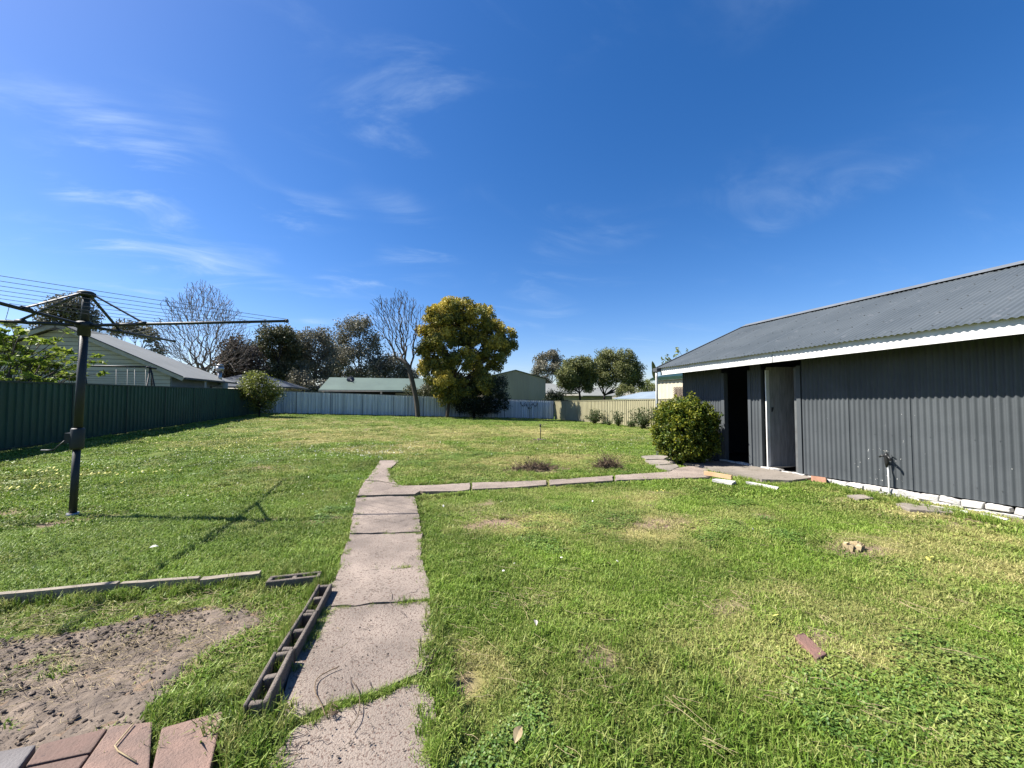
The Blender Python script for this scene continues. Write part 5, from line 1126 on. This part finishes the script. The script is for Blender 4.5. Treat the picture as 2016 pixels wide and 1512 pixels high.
# straw and dead stalks
sw_ = MB()
def stalk(c, ang_, L, r=.0018, bend=.25, z=.03):
    n_ = 5; P = []; a = ang_
    p = np.array([c[0], c[1], float(gz(c[0], c[1])) + z])
    for i in range(n_): P.append(p.copy()); a += rng.normal(0, bend); p = p + np.array([math.cos(a), math.sin(a), rng.normal(0, .12)])*L/n_; p[2] = max(p[2], float(gz(p[0], p[1]))+.012)
    sw_.tube(P, np.linspace(r, r*.5, n_), 4, caps=False)
for px, py, sx_, sy_, k, L in [(270,1290,.45,.22,130,.10),(130,1330,.4,.2,60,.08),(430,1240,.3,.15,60,.07),(180,1210,.5,.08,50,.12),(1300,1030,.32,.16,150,.10),(975,1020,.32,.16,140,.10),(1440,1195,.2,.1,70,.08),(1020,1180,.12,.08,40,.08),(1690,1080,.35,.15,70,.12),(1060,930,.6,.2,80,.15),(1600,1300,.3,.15,30,.12),(880,1300,.10,.12,30,.12),
        (1850,1030,.8,.15,90,.18),(130,1020,.4,.2,50,.09),(1290,970,.3,.12,30,.12),(1110,900,1.0,.3,60,.1)]:
    c_ = G(px, py)
    for _ in range(int(k*(4.0 if px < 520 and py > 1150 else 1))): stalk(c_ + rng.normal(0, 1, 3)*[sx_, sy_, 0], rng.uniform(0, 6.28), L*rng.uniform(.4, 1.4), .0014)
for _ in range(300):
    r_ = rng.uniform(1.3, 5); a = YAW + rng.uniform(-.2, 1.0); stalk((r_*math.sin(a), r_*math.cos(a)), rng.normal(-.55, .5), rng.uniform(.05, .22), .0013)
for (p, q) in (((1780,1195),(1900,1250)),((1880,1190),(1965,1225)),((1320,1395),(1460,1480)),((1700,1410),(1800,1440)),((1820,1450),(1870,1490)),((1840,1290),(1980,1310)),((1620,1225),(1665,1262)),((1380,1480),(1500,1510))):
    A_, B_ = G(*p), G(*q); dd = B_-A_
    for _ in range(5): stalk(A_ + rng.normal(0, .02, 3), math.atan2(dd[1], dd[0])+rng.normal(0, .12), np.linalg.norm(dd)*rng.uniform(.3, 1.0), .0013, .22, .045)
so_ = sw_.build('dry_straw', M['straw']); tag(so_, 'scattered dry straw and dead stalks on soil and lawn', 'straw', kind='stuff')
lt = MB(); k = 0
while k < 1500:
    P_ = path_world[rng.integers(0, 7)]; i_ = rng.integers(0, len(P_)); q_ = P_[i_] + (np.mean(P_, 0) - P_[i_]) * rng.random()**1.6 + rng.normal(0, .05, 3)
    if path_mask(np.array([q_[0]]), np.array([q_[1]]))[0]:
        z_ = float(gz(q_[0], q_[1])) + .034
        if rng.random() < .6: lump(lt, (q_[0], q_[1], z_), rng.uniform(.0015, .005), .5)
        else:
            a_ = rng.uniform(0, 6.28); L_ = rng.uniform(.01, .035); lt.tube([(q_[0], q_[1], z_+.002), (q_[0]+L_*math.cos(a_), q_[1]+L_*math.sin(a_), z_+rng.uniform(.001, .008))], .0009, 3, caps=False)
    k += 1
tag(lt.build('path_litter', M['clod']), 'crumbs of soil and dry clippings strewn over the path slabs', 'litter', kind='stuff')
# single things on the ground
def smooth_pts(P, k=5):
    P = [np.array(p) for p in P]; P = [2*P[0]-P[1]] + P + [2*P[-1]-P[-2]]; out = []
    for i in range(1, len(P)-2):
        for t in np.linspace(0, 1, k, endpoint=False): out.append(.5*((2*P[i]) + (P[i+1]-P[i-1])*t + (2*P[i-1]-5*P[i]+4*P[i+1]-P[i+2])*t*t + (-P[i-1]+3*P[i]-3*P[i+1]+P[i+2])*t**3))
    return out + [P[-2]]
mb = MB(); mb.tube(smooth_pts([G(*p, .045) for p in ((640,1408),(632,1385),(620,1360),(624,1337),(645,1322),(668,1312))]), .0028, 5); mb.tube(smooth_pts([G(*p, .05) for p in ((690,1432),(704,1410),(708,1385),(706,1362),(694,1340))]), .0022, 5); mb.tube(smooth_pts([G(*p, .045) for p in ((530,1508),(565,1490),(590,1484),(600,1483))]), .002, 4)
for _ in range(8): c_ = G(650, 1400, .04); mb.tube([G(655+rng.normal(0, 8), 1400+rng.normal(0, 6), .05) for _ in range(3)], .002, 4)
o = mb.build('dry_root', M['twig']); tag(o, 'curled dry root lying across a joint of the path', 'root')
mb = MB(); Pp = [G(*p, .065) for p in ((263,1424),(226,1468),(232,1478),(268,1500))]; mb.tube(Pp, .003, 5); o = mb.build('straw_stalk', M['straw']); tag(o, 'bent pale dry stalk lying on the pink paver', 'stalk')
def leaf_thing(px, py, L, label, m, a=.3):
    P = G(px, py, .05); mb = MB(); V = []; Q = []
    for i, t in enumerate(np.linspace(0, 1, 6)):
        w = L*.22*math.sin(math.pi*min(.97, t+.03)); c_ = P + np.array([math.cos(a), math.sin(a), 0])*L*(t-.5) + np.array([0, 0, .012*math.sin(3*t)]); s_ = np.array([-math.sin(a), math.cos(a), .3])*w
        V += [c_-s_, c_-np.array([0, 0, .004]), c_+s_]
        if i: k = 3*i; Q += [[k-3, k-2, k+1, k], [k-2, k-1, k+2, k+1]]
    mb.add(V, Q); o = mb.build('dead_leaf', m); tag(o, label, 'leaf', 'dead leaves on the lawn')
leaf_thing(1055, 1226, .06, 'pale upright dead leaf on the lawn right of the path', M['far_white'], 1.3)
leaf_thing(1020, 1446, .09, 'curled tan dead leaf in the long grass near the bottom edge', M['straw'], .9)
leaf_thing(303, 1077, .07, 'white scrap of leaf on the lawn in front of the hoist', M['petal_w'], .2)
# embedded brick, stump, sprinkler, dead clumps
Ps = GP([(1562,1253),(1582,1248),(1628,1290),(1608,1300)], .02); mb = MB()
Ps = [p - np.array([0, 0, .02]) for p in Ps]; mb.prism(Ps, -.03, .03); o = mb.build('sunken_brick', M['brick']); bevel(o, .006); tag(o, 'red brown brick sunk in the lawn at the lower right', 'brick')
S_ = G(1683, 1080); mb = MB()
for k_ in range(16):
    a = k_*2*math.pi/16; r_ = .07*rng.uniform(.7, 1.2); h_ = rng.uniform(.01, .065); c_ = S_+np.array([r_*math.cos(a), r_*math.sin(a)*.8, 0]); mb.box(c_-[.018, .018, .05], c_+[.018, .018, h_], jit=.007)
mb.tube([S_-[0, 0, .1], S_+[0, 0, .03]], [.09, .065], 12); o = mb.build('tree_stump', M['straw']); tag(o, 'splintered pale tree stump cut low in the right lawn', 'stump')
S_ = G(1064, 866); sp = empty('sprinkler_stake', S_, 'thin black sprinkler riser standing in the mid lawn', 'sprinkler'); Hs = .55
mb = MB(); mb.tube([S_-[0, 0, .05], S_+[0, 0, Hs]], .016, 8); mb.build('pipe', M['black_plastic'], sp)
mb = MB(); mb.tube([S_+[0, 0, Hs-.06], S_+[0, 0, Hs], S_+[0, 0, Hs+.06]], [.026, .03, .01], 8); mb.tube([S_+[-.06, 0, Hs+.02], S_+[.05, 0, Hs+.04]], .01, 6); mb.build('sprinkler_head', M['black_plastic'], sp)
mb = MB()
for _ in range(26): lump(mb, S_ + np.array([rng.normal(0, .14), rng.normal(0, .12), .01]), rng.uniform(.02, .06))
mb.build('rubble', M['clod'], sp)
def dead_clump(name, px, py, sx_, sy_, h, n, label, m):
    c0 = G(px, py); mb = MB()
    for _ in range(n):
        c_ = c0 + np.array([rng.normal(0, sx_*.75), rng.normal(0, sy_*.75), 0]); c_[2] = float(gz(c_[0], c_[1])) - .01; e_ = math.exp(-((c_[0]-c0[0])/sx_)**2*.5 - ((c_[1]-c0[1])/sy_)**2*.4)
        u = np.array([rng.normal(0, .45), rng.normal(0, .45), rng.uniform(.35, 1)]); L = h*rng.uniform(.4, 1.15)*e_
        mb.tube([c_, c_+u*L*.5+rng.normal(0, .01, 3), c_+u*L*np.array([1.2, 1.2, .9])], [.0055, .004, .002], 3, caps=False)
        if rng.random() < .8: leaves(mb, np.array([c_+u*L*rng.uniform(.2, .9)]), 2, .03, .045, 0, .35)
    V = [c0 + np.array([0, 0, h*.25])]; k_ = 14
    for ring_, (rr_, hh_) in enumerate(((.45, .30), (.85, .12), (1.15, -.03))):
        for j in range(k_): a = j*2*math.pi/k_; V.append(c0 + np.array([math.cos(a)*sx_*rr_*rng.uniform(.8, 1.2), math.sin(a)*sy_*rr_*rng.uniform(.8, 1.2), h*hh_*rng.uniform(.5, 1.3) - (.02 if ring_ == 2 else 0)]))
    T = [[0, 1+j, 1+(j+1) % k_] for j in range(k_)]; Q = [[1+r_*k_+j, 1+(r_+1)*k_+j, 1+(r_+1)*k_+(j+1) % k_, 1+r_*k_+(j+1) % k_] for r_ in range(2) for j in range(k_)]
    mb.add(V, Q, T)
    tag(mb.build(name, m), label, 'dead plant')
dead_clump('dead_plant_clump', 1050, 925, .40, .16, .36, 420, 'long low heap of dark dead stems above the branch path', M['twig'])
dead_clump('dead_plant_clump', 1196, 920, .20, .13, .42, 420, 'compact mound of dry brown stems right of the long dead heap', M['twig'])
